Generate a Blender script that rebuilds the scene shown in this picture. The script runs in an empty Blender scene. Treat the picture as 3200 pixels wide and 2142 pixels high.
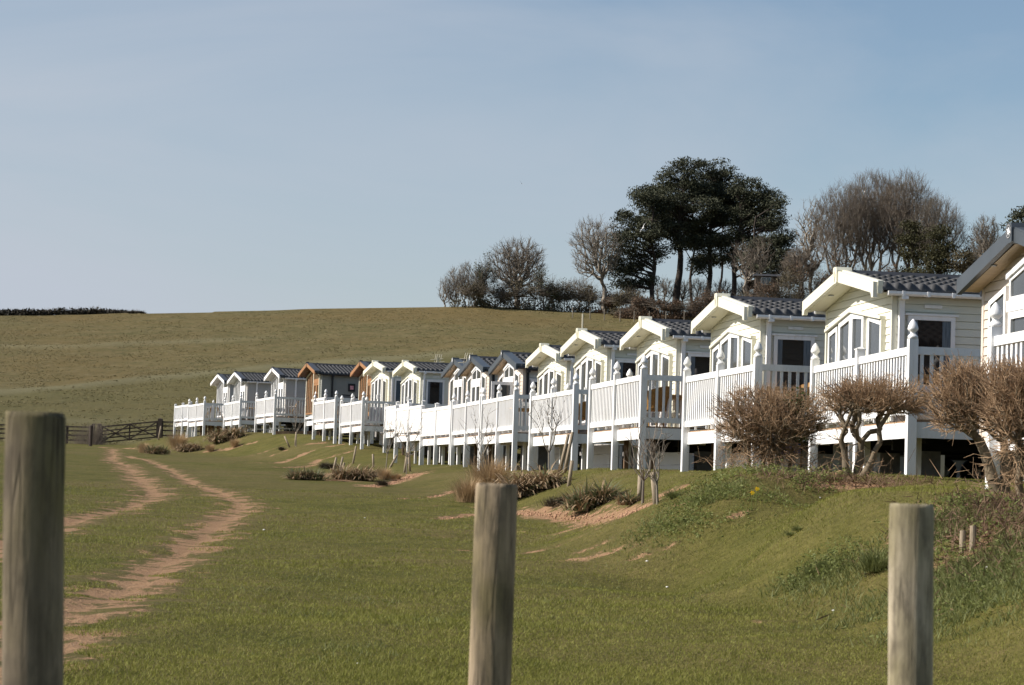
import bpy, math, random
import numpy as np
from mathutils import Matrix, Vector

random.seed(7)
RNG = np.random.default_rng(11)
SC = bpy.context.scene
COL = SC.collection
R = math.radians
EYE = 1.6                      # camera height over the lawn at its feet
F, CX, CY = 7527.0, 1600.0, 1071.0   # focal length and centre of the 3200 px photograph
PITCH, ROLL = math.atan(479.0 / F), math.atan(0.032)

# ------------------------------------------------------------------ camera
cam_data = bpy.data.cameras.new('camera')
cam = bpy.data.objects.new('camera', cam_data)
COL.objects.link(cam)
CAMROT = Matrix.Rotation(R(90) + PITCH, 3, 'X') @ Matrix.Rotation(ROLL, 3, 'Z')
cam.matrix_world = Matrix.Translation((0, 0, EYE)) @ CAMROT.to_4x4()
cam_data.sensor_width = 23.6
cam_data.lens = 23.6 * F / 3200.0
cam_data.clip_end = 6000
cam_data.clip_start = 0.1
cam_data.dof.use_dof = True
cam_data.dof.focus_distance = 62
cam_data.dof.aperture_fstop = 9.0
SC.camera = cam
CR = np.array(CAMROT)


def ray(x, y):
    d = CR @ np.array([x - CX, -(y - CY), -F])
    return d / d[1]


def at(x, y, Y):
    """world point seen at photograph pixel (x, y), Y metres ahead"""
    d = ray(x, y) * Y
    return np.array([d[0], Y, d[2] + EYE])


def project(p):
    q = CR.T @ (np.array(p) - np.array([0, 0, EYE]))
    return CX + F * q[0] / -q[2], CY - F * q[1] / -q[2]


# ------------------------------------------------------------------ materials
MATS = {}


def nodes_of(name):
    m = bpy.data.materials.new(name)
    m.use_nodes = True
    nt = m.node_tree
    b = nt.nodes['Principled BSDF']
    return m, nt, b


def mix_rgb(nt, fac, a, b, mode='MIX'):
    n = nt.nodes.new('ShaderNodeMix')
    n.data_type = 'RGBA'
    n.blend_type = mode
    for sock, v in ((n.inputs[0], fac), (n.inputs[6], a), (n.inputs[7], b)):
        if isinstance(v, (int, float)):
            sock.default_value = v
        elif isinstance(v, tuple):
            sock.default_value = (*v, 1) if len(v) == 3 else v
        else:
            nt.links.new(v, sock)
    return n.outputs[2]


def math_n(nt, op, a, b=None, clamp=False):
    n = nt.nodes.new('ShaderNodeMath')
    n.operation = op
    n.use_clamp = clamp
    for sock, v in zip(n.inputs, (a, b)):
        if v is None:
            continue
        if isinstance(v, (int, float)):
            sock.default_value = v
        else:
            nt.links.new(v, sock)
    return n.outputs[0]


def noise(nt, vec, scale, detail=4, rough=0.55, dist=0.0):
    n = nt.nodes.new('ShaderNodeTexNoise')
    n.inputs['Scale'].default_value = scale
    n.inputs['Detail'].default_value = detail
    n.inputs['Roughness'].default_value = rough
    n.inputs['Distortion'].default_value = dist
    if vec is not None:
        nt.links.new(vec, n.inputs['Vector'])
    return n.outputs['Fac']


def ramp(nt, fac, stops):
    n = nt.nodes.new('ShaderNodeValToRGB')
    e = n.color_ramp.elements
    while len(e) < len(stops):
        e.new(0.5)
    for el, (p, c) in zip(e, stops):
        el.position = p
        el.color = (c, c, c, 1) if isinstance(c, (int, float)) else (*c, 1)
    nt.links.new(fac, n.inputs[0])
    return n.outputs[0]


def bump(nt, b, height, strength=0.3, dist=0.02):
    n = nt.nodes.new('ShaderNodeBump')
    n.inputs['Strength'].default_value = strength
    n.inputs['Distance'].default_value = dist
    nt.links.new(height, n.inputs['Height'])
    nt.links.new(n.outputs[0], b.inputs['Normal'])


def coords(nt, scale=None, world=False):
    if world:
        g = nt.nodes.new('ShaderNodeNewGeometry')
        o = g.outputs['Position']
    else:
        g = nt.nodes.new('ShaderNodeTexCoord')
        o = g.outputs['Object']
    if scale:
        mp = nt.nodes.new('ShaderNodeMapping')
        mp.inputs['Scale'].default_value = scale
        nt.links.new(o, mp.inputs[0])
        o = mp.outputs[0]
    return o


def rough_diffuse(b, v=1.0):
    if 'Diffuse Roughness' in b.inputs:
        b.inputs['Diffuse Roughness'].default_value = v


def simple(name, c, rough=0.5, var=0.12, scale=6.0, bmp=0.0, spec=0.4, tint=None, stretch=None, world=False, metal=0.0):
    """one surface colour with a mottled variation of its own"""
    m, nt, b = nodes_of(name)
    v = coords(nt, stretch, world)
    f = noise(nt, v, scale, 5, 0.6)
    dark = tuple(k * (1 - var) for k in c)
    lite = tint if tint else tuple(min(1, k * (1 + var)) for k in c)
    col = mix_rgb(nt, ramp(nt, f, ((0.3, 0.0), (0.7, 1.0))), dark, lite)
    nt.links.new(col, b.inputs['Base Color'])
    b.inputs['Roughness'].default_value = rough
    b.inputs['Specular IOR Level'].default_value = spec
    b.inputs['Metallic'].default_value = metal
    if bmp:
        bump(nt, b, f, bmp, 0.02)
    MATS[name] = m
    return m


def leafy(name, c0, c1, scale=1.2, rough=0.7, trans=0.25, island=True):
    m, nt, b = nodes_of(name)
    g = nt.nodes.new('ShaderNodeNewGeometry')
    f = noise(nt, g.outputs['Position'], scale, 3, 0.6)
    r = g.outputs['Random Per Island']
    k = math_n(nt, 'ADD', math_n(nt, 'MULTIPLY', f, 0.8), math_n(nt, 'MULTIPLY', r, 0.5))
    k = math_n(nt, 'SUBTRACT', k, 0.15, True)
    col = mix_rgb(nt, k, c0, c1)
    nt.links.new(col, b.inputs['Base Color'])
    b.inputs['Roughness'].default_value = rough
    b.inputs['Specular IOR Level'].default_value = 0.25
    if trans:
        t = nt.nodes.new('ShaderNodeBsdfTranslucent')
        nt.links.new(col, t.inputs[0])
        mx = nt.nodes.new('ShaderNodeMixShader')
        mx.inputs[0].default_value = trans
        out = nt.nodes['Material Output']
        nt.links.new(b.outputs[0], mx.inputs[1])
        nt.links.new(t.outputs[0], mx.inputs[2])
        nt.links.new(mx.outputs[0], out.inputs[0])
    MATS[name] = m
    return m


def white_plastic_weathered(name, c):
    m, nt, b = nodes_of(name)
    p = coords(nt, (3.0, 3.0, 0.45), True)
    st = noise(nt, p, 2.2, 5, 0.7)
    sp_ = noise(nt, coords(nt, None, True), 1.3, 3, 0.6)
    col = mix_rgb(nt, math_n(nt, 'MULTIPLY', ramp(nt, st, ((0.48, 0.0), (0.74, 0.75))), ramp(nt, sp_, ((0.35, 0.2), (0.65, 1.0)))), c, (0.50, 0.50, 0.44))
    nt.links.new(col, b.inputs['Base Color'])
    b.inputs['Roughness'].default_value = 0.42
    b.inputs['Specular IOR Level'].default_value = 0.4
    MATS[name] = m


white_plastic_weathered('white_upvc', (0.80, 0.80, 0.80))
simple('white_panel', (0.80, 0.78, 0.76), 0.45, 0.03, 2.0)
simple('cream_siding', (0.70, 0.69, 0.59), 0.5, 0.035, 1.6)
simple('cream_trim', (0.70, 0.68, 0.56), 0.4, 0.03, 2.0)
simple('pink_siding', (0.62, 0.54, 0.46), 0.5, 0.05, 1.6)
simple('pale_siding', (0.66, 0.62, 0.55), 0.5, 0.05, 1.6)
simple('grey_siding', (0.42, 0.41, 0.39), 0.55, 0.06, 1.6)
simple('green_grey_siding', (0.235, 0.24, 0.22), 0.55, 0.06, 1.6)
simple('dark_barge', (0.055, 0.065, 0.075), 0.38, 0.12, 2.5)
simple('roof_tile', (0.066, 0.067, 0.070), 0.6, 0.22, 5.0, 0.1)
simple('roof_edge', (0.045, 0.048, 0.055), 0.45, 0.15, 4.0)
simple('black_plastic', (0.015, 0.015, 0.017), 0.4, 0.2, 4.0)
simple('wood_soffit', (0.50, 0.38, 0.25), 0.5, 0.12, 3.0, stretch=(1, 8, 1))
simple('cream_soffit', (0.66, 0.63, 0.50), 0.5, 0.03, 3.0)
simple('brown_wood', (0.30, 0.150, 0.065), 0.45, 0.18, 3.0, stretch=(1, 1, 6))
simple('dark_brown_wood', (0.14, 0.055, 0.022), 0.5, 0.2, 3.0)
simple('curtain', (0.26, 0.18, 0.11), 0.8, 0.25, 9.0, stretch=(1, 4, 0.2))
simple('blue_curtain', (0.10, 0.125, 0.15), 0.35, 0.45, 14.0, stretch=(6, 1, 0.3))
simple('deck_board', (0.34, 0.22, 0.13), 0.7, 0.2, 4.0, stretch=(1, 10, 1))
simple('joist_timber', (0.16, 0.10, 0.06), 0.8, 0.25, 4.0)
simple('chassis_black', (0.012, 0.012, 0.013), 0.6, 0.3, 4.0)
simple('tyre', (0.014, 0.014, 0.015), 0.8, 0.2, 8.0)
simple('steel', (0.35, 0.36, 0.37), 0.4, 0.15, 6.0, metal=0.8)
simple('wicker', (0.27, 0.145, 0.035), 0.6, 0.35, 30.0, 0.4)
simple('table_wood', (0.42, 0.27, 0.12), 0.5, 0.2, 6.0, stretch=(1, 8, 1))
simple('blue_plastic', (0.02, 0.09, 0.42), 0.4, 0.08, 5.0)
simple('white_plastic', (0.82, 0.82, 0.82), 0.4, 0.03, 3.0)
simple('gate_wood', (0.045, 0.032, 0.024), 0.85, 0.35, 6.0, 0.3)
simple('stake_wood', (0.25, 0.20, 0.14), 0.85, 0.3, 14.0, 0.3, stretch=(3, 3, 0.6), world=True)
simple('log_wood', (0.30, 0.19, 0.11), 0.85, 0.3, 6.0, 0.3)
simple('bark_pine', (0.040, 0.030, 0.024), 0.9, 0.4, 3.0, 0.5, world=True)
simple('bark_bare', (0.165, 0.140, 0.112), 0.9, 0.35, 2.0, 0.3, world=True)
simple('bark_light', (0.20, 0.172, 0.138), 0.9, 0.3, 2.0, 0.3, world=True)
simple('bark_red', (0.155, 0.126, 0.099), 0.9, 0.35, 2.0, 0.3, world=True)
simple('twig_thorn', (0.230, 0.140, 0.078), 0.85, 0.30, 5.0, 0.3, tint=(0.46, 0.315, 0.19), world=True)
simple('bark_thorn', (0.150, 0.118, 0.078), 0.9, 0.35, 7.0, 0.6, world=True)
simple('gull_white', (0.80, 0.80, 0.80), 0.6, 0.05, 3.0)
simple('aerial_metal', (0.50, 0.46, 0.36), 0.4, 0.1, 3.0)
simple('stone_white', (0.62, 0.60, 0.56), 0.8, 0.2, 20.0)
simple('stone_red', (0.32, 0.185, 0.11), 0.9, 0.25, 20.0, 0.4)
simple('brick_pier', (0.26, 0.25, 0.24), 0.85, 0.2, 8.0, 0.3)
simple('car_silver', (0.42, 0.44, 0.46), 0.3, 0.03, 2.0, metal=0.5)
simple('car_dark', (0.02, 0.022, 0.028), 0.3, 0.05, 2.0)
simple('red_lens', (0.5, 0.01, 0.01), 0.3, 0.05, 3.0)
simple('pink_glass', (0.62, 0.30, 0.34), 0.3, 0.3, 12.0)
simple('decal_grey', (0.11, 0.12, 0.125), 0.5, 0.2, 3.0)
simple('yellow_petal', (0.75, 0.52, 0.02), 0.6, 0.1, 10.0)
simple('cloth_lilac', (0.55, 0.53, 0.56), 0.8, 0.06, 4.0)
leafy('pine_needles', (0.026, 0.032, 0.020), (0.072, 0.075, 0.042), 0.35, 0.75, 0.10)
leafy('conifer_green', (0.022, 0.024, 0.010), (0.060, 0.055, 0.020), 0.5, 0.75, 0.12)
leafy('ivy_green', (0.030, 0.038, 0.018), (0.080, 0.082, 0.040), 0.6, 0.6, 0.15)
leafy('olive_scrub', (0.050, 0.044, 0.026), (0.125, 0.102, 0.056), 0.6, 0.75, 0.15)
leafy('russet_scrub', (0.070, 0.045, 0.029), (0.150, 0.098, 0.062), 0.6, 0.8, 0.15)
leafy('dark_hedge', (0.018, 0.018, 0.014), (0.050, 0.045, 0.032), 0.6, 0.8, 0.1)
leafy('weed_green', (0.095, 0.120, 0.030), (0.230, 0.250, 0.080), 3.0, 0.6, 0.40)
leafy('holly_green', (0.020, 0.032, 0.010), (0.075, 0.085, 0.022), 3.0, 0.5, 0.2)
leafy('strap_green', (0.080, 0.100, 0.050), (0.190, 0.200, 0.095), 2.0, 0.5, 0.25)
leafy('strap_dead', (0.210, 0.145, 0.086), (0.430, 0.320, 0.200), 2.0, 0.75, 0.2)
leafy('straw', (0.300, 0.200, 0.110), (0.500, 0.370, 0.220), 2.0, 0.8, 0.25)
leafy('grass_blade', (0.106, 0.122, 0.018), (0.275, 0.266, 0.058), 1.1, 0.65, 0.3)
leafy('long_grass', (0.075, 0.100, 0.024), (0.210, 0.220, 0.085), 2.0, 0.6, 0.3)
leafy('tussock', (0.105, 0.096, 0.040), (0.215, 0.180, 0.092), 0.25, 0.85, 0.15)
leafy('heather', (0.040, 0.036, 0.024), (0.095, 0.075, 0.050), 3.0, 0.8, 0.1)
leafy('bramble', (0.085, 0.050, 0.032), (0.210, 0.135, 0.085), 4.0, 0.8, 0.1)


def glass_mat(name, c, rough=0.04):
    m, nt, b = nodes_of(name)
    v = coords(nt)
    f = noise(nt, v, 1.7, 2)
    col = mix_rgb(nt, f, tuple(k * 0.7 for k in c), tuple(k * 1.3 for k in c))
    nt.links.new(col, b.inputs['Base Color'])
    b.inputs['Roughness'].default_value = rough
    b.inputs['IOR'].default_value = 1.52
    b.inputs['Specular IOR Level'].default_value = 0.6
    MATS[name] = m


glass_mat('door_glass', (0.055, 0.060, 0.062))
glass_mat('dark_glass', (0.018, 0.014, 0.012))
glass_mat('brown_glass', (0.10, 0.07, 0.045), 0.12)
glass_mat('curtain_glass', (0.05, 0.075, 0.10))


def post_material(name, c, seed):
    """weathered round timber: pale grain, yellow-green algae, knots and cracks"""
    m, nt, b = nodes_of(name)
    v = coords(nt, (9, 9, 0.7))
    g = noise(nt, v, 3.2, 6, 0.65, 0.6)
    v2 = coords(nt, (1, 1, 0.55))
    blot = noise(nt, v2, 7.0 + seed, 3, 0.6)
    alg = noise(nt, v2, 3.0 + seed * 0.7, 3, 0.5)
    col = mix_rgb(nt, ramp(nt, g, ((0.35, 0.0), (0.68, 1.0))), tuple(k * 0.45 for k in c), c)
    col = mix_rgb(nt, ramp(nt, alg, ((0.48, 0.0), (0.66, 0.75))), col, (0.155, 0.135, 0.045))
    col = mix_rgb(nt, ramp(nt, blot, ((0.56, 0.0), (0.70, 0.7))), col, (0.07, 0.055, 0.04))
    vo = nt.nodes.new('ShaderNodeTexVoronoi')
    vo.inputs['Scale'].default_value = 3.1 + seed * 0.3
    nt.links.new(coords(nt, (1.6, 1.6, 1.0)), vo.inputs[0])
    knot = ramp(nt, vo.outputs[0], ((0.05, 1.0), (0.13, 0.0)))
    col = mix_rgb(nt, math_n(nt, 'MULTIPLY', knot, 0.8), col, (0.045, 0.03, 0.02))
    cr = noise(nt, coords(nt, (1, 1, 0.035)), 38.0 + seed, 2, 0.4)
    crack = ramp(nt, cr, ((0.475, 0.0), (0.497, 1.0), (0.503, 1.0), (0.525, 0.0)))
    crack = math_n(nt, 'MULTIPLY', crack, ramp(nt, noise(nt, coords(nt, (1, 1, .5)), 4.0, 2), ((0.45, 0.0), (0.6, 0.9))))
    col = mix_rgb(nt, crack, col, (0.035, 0.026, 0.018))
    dirt = noise(nt, coords(nt, (1, 1, 0.25)), 16.0, 5, 0.75)
    col = mix_rgb(nt, ramp(nt, dirt, ((0.50, 0.0), (0.66, 0.65))), col, (0.10, 0.082, 0.055))
    nt.links.new(col, b.inputs['Base Color'])
    b.inputs['Roughness'].default_value = 0.88
    rough_diffuse(b)
    b.inputs['Specular IOR Level'].default_value = 0.2
    bump(nt, b, math_n(nt, 'SUBTRACT', math_n(nt, 'ADD', g, math_n(nt, 'MULTIPLY', dirt, .6)), math_n(nt, 'MULTIPLY', crack, 1.2)), 0.45, 0.012)
    MATS[name] = m


post_material('post_grey', (0.36, 0.29, 0.20), 1)
post_material('post_mid', (0.54, 0.42, 0.29), 2)
post_material('post_pale', (0.64, 0.55, 0.40), 3.3)


# ------------------------------------------------------------------ mesh helpers
def tag(o, label=None, cat=None, group=None, kind=None):
    for k, v in (('label', label), ('category', cat), ('group', group), ('kind', kind)):
        if v:
            o[k] = v
    return o


def empty(name, loc, rz=0.0):
    o = bpy.data.objects.new(name, None)
    o.empty_display_size = 0.2
    COL.objects.link(o)
    o.location = loc
    o.rotation_euler = (0, 0, rz)
    return o


def link(name, me, mat, parent=None, loc=None):
    if mat and len(me.materials) == 0:
        me.materials.append(MATS[mat])
    o = bpy.data.objects.new(name, me)
    COL.objects.link(o)
    if parent:
        o.parent = parent
    if loc is not None:
        o.location = loc
    return o


def np_mesh(name, verts, faces, smooth=False):
    """mesh from an (n,3) array and an (m,k) array of equal sized faces"""
    me = bpy.data.meshes.new(name)
    n, k = len(faces), faces.shape[1]
    me.vertices.add(len(verts))
    me.vertices.foreach_set('co', np.ascontiguousarray(verts, dtype=np.float32).ravel())
    me.loops.add(n * k)
    me.loops.foreach_set('vertex_index', np.ascontiguousarray(faces, dtype=np.int32).ravel())
    me.polygons.add(n)
    me.polygons.foreach_set('loop_start', np.arange(n, dtype=np.int32) * k)
    if smooth:
        me.polygons.foreach_set('use_smooth', np.ones(n, dtype=bool))
    me.update(calc_edges=True)
    return me


class MB:
    def __init__(s):
        s.v, s.f = [], []

    def add(s, vs, fs):
        o = len(s.v)
        s.v += [tuple(p) for p in vs]
        s.f += [tuple(i + o for i in f) for f in fs]
        return s

    def box(s, x0, y0, z0, x1, y1, z1):
        return s.add([(x0, y0, z0), (x1, y0, z0), (x1, y1, z0), (x0, y1, z0),
                      (x0, y0, z1), (x1, y0, z1), (x1, y1, z1), (x0, y1, z1)],
                     [(0, 3, 2, 1), (4, 5, 6, 7), (0, 1, 5, 4), (1, 2, 6, 5), (2, 3, 7, 6), (3, 0, 4, 7)])

    def prism_x(s, poly, x0, x1):
        """polygon of (y, z) extruded along x"""
        n = len(poly)
        vs = [(x0, y, z) for y, z in poly] + [(x1, y, z) for y, z in poly]
        fs = [tuple(range(n)), tuple(range(2 * n - 1, n - 1, -1))]
        fs += [(i, i + n, (i + 1) % n + n, (i + 1) % n) for i in range(n)]
        return s.add(vs, fs)

    def ring_x(s, outer, inner, x0, x1):
        n = len(outer)
        vs = [(x0, *p) for p in outer] + [(x0, *p) for p in inner] + [(x1, *p) for p in outer] + [(x1, *p) for p in inner]
        fs = []
        for i in range(n):
            j = (i + 1) % n
            fs += [(i, j, n + j, n + i), (2 * n + i, 3 * n + i, 3 * n + j, 2 * n + j),
                   (i, 2 * n + i, 2 * n + j, j), (n + i, n + j, 3 * n + j, 3 * n + i)]
        return s.add(vs, fs)

    def bar(s, p, q, r, r2=None, n=6):
        p, q = Vector(p), Vector(q)
        r2 = r if r2 is None else r2
        d = (q - p).normalized()
        a = d.orthogonal().normalized()
        b = d.cross(a)
        vs = []
        for c, rr in ((p, r), (q, r2)):
            for k in range(n):
                t = 2 * math.pi * k / n
                vs.append(c + a * (rr * math.cos(t)) + b * (rr * math.sin(t)))
        fs = [(k, (k + 1) % n, (k + 1) % n + n, k + n) for k in range(n)]
        fs += [tuple(range(n - 1, -1, -1)), tuple(range(n, 2 * n))]
        return s.add(vs, fs)

    def plank(s, p, q, w, t, up=(0, 0, 1)):
        """flat board from p to q, w wide along 'up', t thick"""
        p, q, up = Vector(p), Vector(q), Vector(up)
        d = (q - p).normalized()
        side = d.cross(up).normalized()
        u = side.cross(d).normalized()
        vs = []
        for c in (p, q):
            for a, b in ((-1, -1), (1, -1), (1, 1), (-1, 1)):
                vs.append(c + side * (a * t / 2) + u * (b * w / 2))
        return s.add(vs, [(0, 3, 2, 1), (4, 5, 6, 7), (0, 1, 5, 4), (1, 2, 6, 5), (2, 3, 7, 6), (3, 0, 4, 7)])

    def lathe(s, prof, n=12, c=(0, 0, 0), power=0):
        """profile of (r, z) turned round the z axis"""
        vs, fs = [], []
        for r, z in prof:
            for k in range(n):
                t = 2 * math.pi * k / n
                cx, sx = math.cos(t), math.sin(t)
                m = 1.0
                if power:
                    m = 1 + power * (1 / max(abs(cx), abs(sx)) - 1)
                vs.append((c[0] + r * m * cx, c[1] + r * m * sx, c[2] + z))
        for i in range(len(prof) - 1):
            for k in range(n):
                a, b = i * n + k, i * n + (k + 1) % n
                fs.append((a, b, b + n, a + n))
        fs.append(tuple(range(n - 1, -1, -1)))
        fs.append(tuple(range((len(prof) - 1) * n, len(prof) * n)))
        return s.add(vs, fs)

    def mesh(s, name, smooth=False):
        me = bpy.data.meshes.new(name)
        me.from_pydata(s.v, [], s.f)
        if smooth:
            me.polygons.foreach_set('use_smooth', np.ones(len(me.polygons), dtype=bool))
        me.update()
        return me

    def build(s, name, mat, parent=None, smooth=False, loc=None):
        return link(name, s.mesh(name, smooth), mat, parent, loc)


def copy_tree(o, parent=None):
    c = o.copy()
    COL.objects.link(c)
    if parent:
        c.parent = parent
    for ch in list(o.children):
        copy_tree(ch, c)
    return c


# ------------------------------------------------------------------ row of pitches, read off the photograph
# deck: xL, y of rail at L, xR, y of rail at R, Y of middle, half length, style, cap
DECKS = [
    dict(xL=3110, yL=1053, xR=3570, yR=985, ym=27.0, hw=2.4, style='picket', cap='acorn', car_yl=33.3),
    dict(xL=2547, yL=1144, xR=2852, yR=1086, ym=40.0, hw=3.1, style='picket', cap='acorn'),
    dict(xL=2147, yL=1176, xR=2368, yR=1141, ym=47.2, hw=2.75, style='picket', cap='acorn'),
    dict(xL=1851, yL=1204, xR=2012, yR=1170, ym=55.3, hw=2.75, style='picket', cap='acorn'),
    dict(xL=1665, yL=1241, xR=1800, yR=1216, ym=65.3, hw=2.75, style='picket', cap='acorn'),
    dict(xL=1511, yL=1253, xR=1613, yR=1233, ym=74.5, hw=2.8, style='picket', cap='acorn'),
    dict(xL=1419, yL=1266, xR=1506, yR=1253, ym=81.8, hw=2.8, style='picket', cap='acorn'),
    dict(xL=1321, yL=1281, xR=1414, yR=1266, ym=89.9, hw=2.8, style='solid', cap='flat'),
    dict(xL=1241, yL=1277, xR=1324, yR=1266, ym=98.2, hw=2.8, style='solid', cap='flat'),
    dict(xL=1207, yL=1271, xR=1281, yR=1262, ym=106.0, hw=2.8, style='solid', cap='flat'),
    dict(xL=1068, yL=1263, xR=1136, yR=1253, ym=113.3, hw=2.8, style='picket', cap='acorn'),
    dict(xL=984, yL=1257, xR=1051, yR=1250, ym=121.3, hw=2.8, style='picket', cap='acorn'),
    dict(xL=958.5, yL=1250.5, xR=1018, yR=1243, ym=129.4, hw=2.8, style='picket', cap='acorn'),
    dict(xL=802.5, yL=1248.5, xR=861, yR=1240.5, ym=137.0, hw=2.8, style='picket', cap='acorn'),
    dict(xL=703.5, yL=1260.5, xR=753, yR=1253, ym=146.0, hw=2.8, style='picket', cap='acorn'),
    dict(xL=591.5, yL=1267, xR=640, yR=1260, ym=154.0, hw=2.8, style='picket', cap='acorn'),
    dict(xL=548.5, yL=1270, xR=597, yR=1264, ym=162.5, hw=2.8, style='picket', cap='flat'),
]
for d in DECKS:
    YL, YR = d['ym'] + d['hw'], d['ym'] - d['hw']
    pl, pr = at(d['xL'], d['yL'], YL), at(d['xR'], d['yR'], YR)
    z = (pl[2] + pr[2]) / 2
    d['L'], d['Rp'], d['rail'] = pl, pr, z
DECKS[0]['Rp'][0] = DECKS[0]['L'][0] + 0.55
DECKS[0]['rail'] = DECKS[0]['L'][2]

# ground level under the front posts: (x, y, Y) pixels of post feet
FEET = [(2835, 1492, 36.9), (2560, 1494, 43), (2240, 1480, 47), (2135, 1485, 49.9), (2001, 1464, 52.6), (1842, 1468, 58),
        (1796, 1471, 62.5), (1725, 1478, 65), (1609, 1463, 71.7), (1504, 1478, 77.3), (1413, 1449, 84.6),
        (1318, 1457, 92.7), (1237, 1447, 101), (1203, 1421, 108.8), (1131, 1386, 110.5), (1064, 1390, 116),
        (980, 1371, 124), (950, 1358, 132), (798, 1351, 139.8), (700, 1356, 148.8), (588, 1379, 156.8), (545, 1368, 165.3)]
ft = np.array([at(*p) for p in FEET])
G_Y = np.concatenate([[-40, 0, 15, 24, 28, 33], ft[:, 1], [185, 260]])
G_Z = np.concatenate([[0.8, 1.0, 1.35, 1.66, 1.80, 2.0], ft[:, 2], [ft[-1, 2] + 0.2, ft[-1, 2] + 0.4]])
# smooth the ground level so single posts do not dent it
_yy = np.linspace(-40, 260, 601)
_zz = np.interp(_yy, G_Y, G_Z)
_k = np.exp(-0.5 * (np.arange(-12, 13) / 5.0) ** 2)
_zz = np.convolve(np.pad(_zz, 12, mode='edge'), _k / _k.sum(), mode='valid')
e_pts = sorted([(tuple(d['L'][:2])) for d in DECKS] + [tuple(d['Rp'][:2]) for d in DECKS], key=lambda p: p[1])
E_Y = np.array([p[1] for p in e_pts])
E_X = np.array([p[0] for p in e_pts])
_ee = np.interp(_yy, np.concatenate([[-40, 0, 20], E_Y, [200, 260]]), np.concatenate([[10.5, 9.0, 7.6], E_X, [-36, -56]]))
_ee = np.convolve(np.pad(_ee, 12, mode='edge'), _k / _k.sum(), mode='valid')

CREST_A = np.array([-0.6, -0.2126, -0.159, -0.0797, -0.0133, 0.0465, 0.11, 0.21, 0.6])
CREST_E = np.array([0.055, 0.0680, 0.0705, 0.0752, 0.0785, 0.0768, 0.079, 0.082, 0.085])
CREST_Y = 345.0


def smooth(t):
    t = np.clip(t, 0, 1)
    return t * t * (3 - 2 * t)


def vnoise(x, y, seed=0):
    """cheap smooth 2-D noise, about -1..1"""
    s = seed * 12.9898
    return (np.sin(x * 1.0 + 1.7 * np.sin(y * 0.83 + s) + s) * np.cos(y * 1.13 + 1.3 * np.sin(x * 0.71 + s * 1.7))
            + 0.5 * np.sin(x * 2.3 + y * 1.9 + s * 2.1) * np.cos(y * 2.7 - x * 1.1 + s)) / 1.5


def hill_E(Y, ce):
    """tangent of the elevation angle of the pasture at depth Y; ce at the crest"""
    t = np.clip((Y - 172) / (CREST_Y - 172), 0, 1)
    s = 1.28 * t - 0.28 * t ** 2.6
    return 0.0157 + (ce - 0.0157) * s


TERRACES = []


def ground(X, Y):
    X, Y = np.asarray(X, float), np.asarray(Y, float)
    base = 0.025 * Y
    g = np.interp(Y, _yy, _zz)
    e = np.interp(Y, _yy, _ee)
    wid = np.interp(Y, [0, 28, 34, 42, 60, 110, 150, 162, 172], [2.8, 2.7, 3.6, 3.2, 3.6, 4.5, 6.0, 4.5, 2.0])
    e = e - np.interp(Y, [0, 15, 22, 27, 30, 33, 38, 45, 51, 60], [3.0, 2.15, 1.9, 2.05, 2.1, 2.5, 2.3, 1.2, 0.1, -0.3])
    t = (X - (e - wid)) / wid
    z = base + np.maximum(g - base, 0.05) * smooth(t)
    for (ax, ay), (bx, by), hgt, sig in (((3.5, 37.2), (1.5, 34.2), 0.07, 0.8), ((4.3, 31.5), (2.0, 27.0), -0.40, 0.95)):
        dx_, dy_ = bx - ax, by - ay
        tt_ = np.clip(((X - ax) * dx_ + (Y - ay) * dy_) / (dx_ * dx_ + dy_ * dy_), 0, 1)
        dd_ = np.hypot(X - ax - tt_ * dx_, Y - ay - tt_ * dy_)
        z = z + hgt * (1 - .45 * tt_) * np.exp(-(dd_ / sig) ** 2)
    z = z + 0.05 * vnoise(X * 0.5, Y * 0.35, 1) + 0.02 * vnoise(X * 1.7, Y * 1.3, 2)
    a = X / np.maximum(Y, 1.0)
    ce = np.interp(a, CREST_A, CREST_E)
    zh = Y * hill_E(Y, ce) + EYE
    # old terraces that cross the pasture
    for lx, ly, hgt in TERRACES:
        line = np.interp(X, lx, ly)
        zh = zh + hgt * (smooth((Y - line + 2.0) / 4) - smooth((Y - line + 2.0) / 38)) * smooth((CREST_Y - 8 - Y) / 25)
    zh = zh + 0.16 * vnoise(X * 0.22, Y * 0.16, 3) * smooth((Y - 180) / 40)
    zc = CREST_Y * ce + EYE
    back = zc + 0.004 * (Y - CREST_Y)
    zh = np.where(Y > CREST_Y, back, zh)
    w = smooth((Y - 168) / 14)
    z = z * (1 - w) + np.maximum(zh, z * 0.0) * w
    return z


def hit(x, y, y0=6.0, y1=400.0):
    """first ground point along the sight line of a photograph pixel"""
    d = ray(x, y)
    Ys = np.linspace(y0, y1, 4000)
    h = d[2] * Ys + EYE - ground(d[0] * Ys, Ys)
    i = int(np.argmax(h < 0)) if np.any(h < 0) else len(Ys) - 1
    Y = Ys[i]
    return np.array([d[0] * Y, Y, float(ground(d[0] * Y, Y))])


def gz(x, y):
    return float(ground(x, y))


def trace(pix):
    p = np.array([hit(x, y, 174, 344)[:2] for x, y in pix])
    p = p[np.argsort(p[:, 0])]
    return p[:, 0], p[:, 1]


_T = [(*trace([(-300, 1240), (0, 1233), (200, 1216), (420, 1193), (658, 1170), (900, 1150), (1200, 1128), (1500, 1100), (1700, 1080)]), 0.22),
      (*trace([(-300, 1080), (0, 1085), (120, 1088), (240, 1087), (420, 1078), (700, 1068), (1000, 1050)]), 0.16),
      (*trace([(-300, 1318), (0, 1320), (250, 1322), (520, 1322), (700, 1300)]), 0.12)]
TERRACES.extend(_T)


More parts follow.
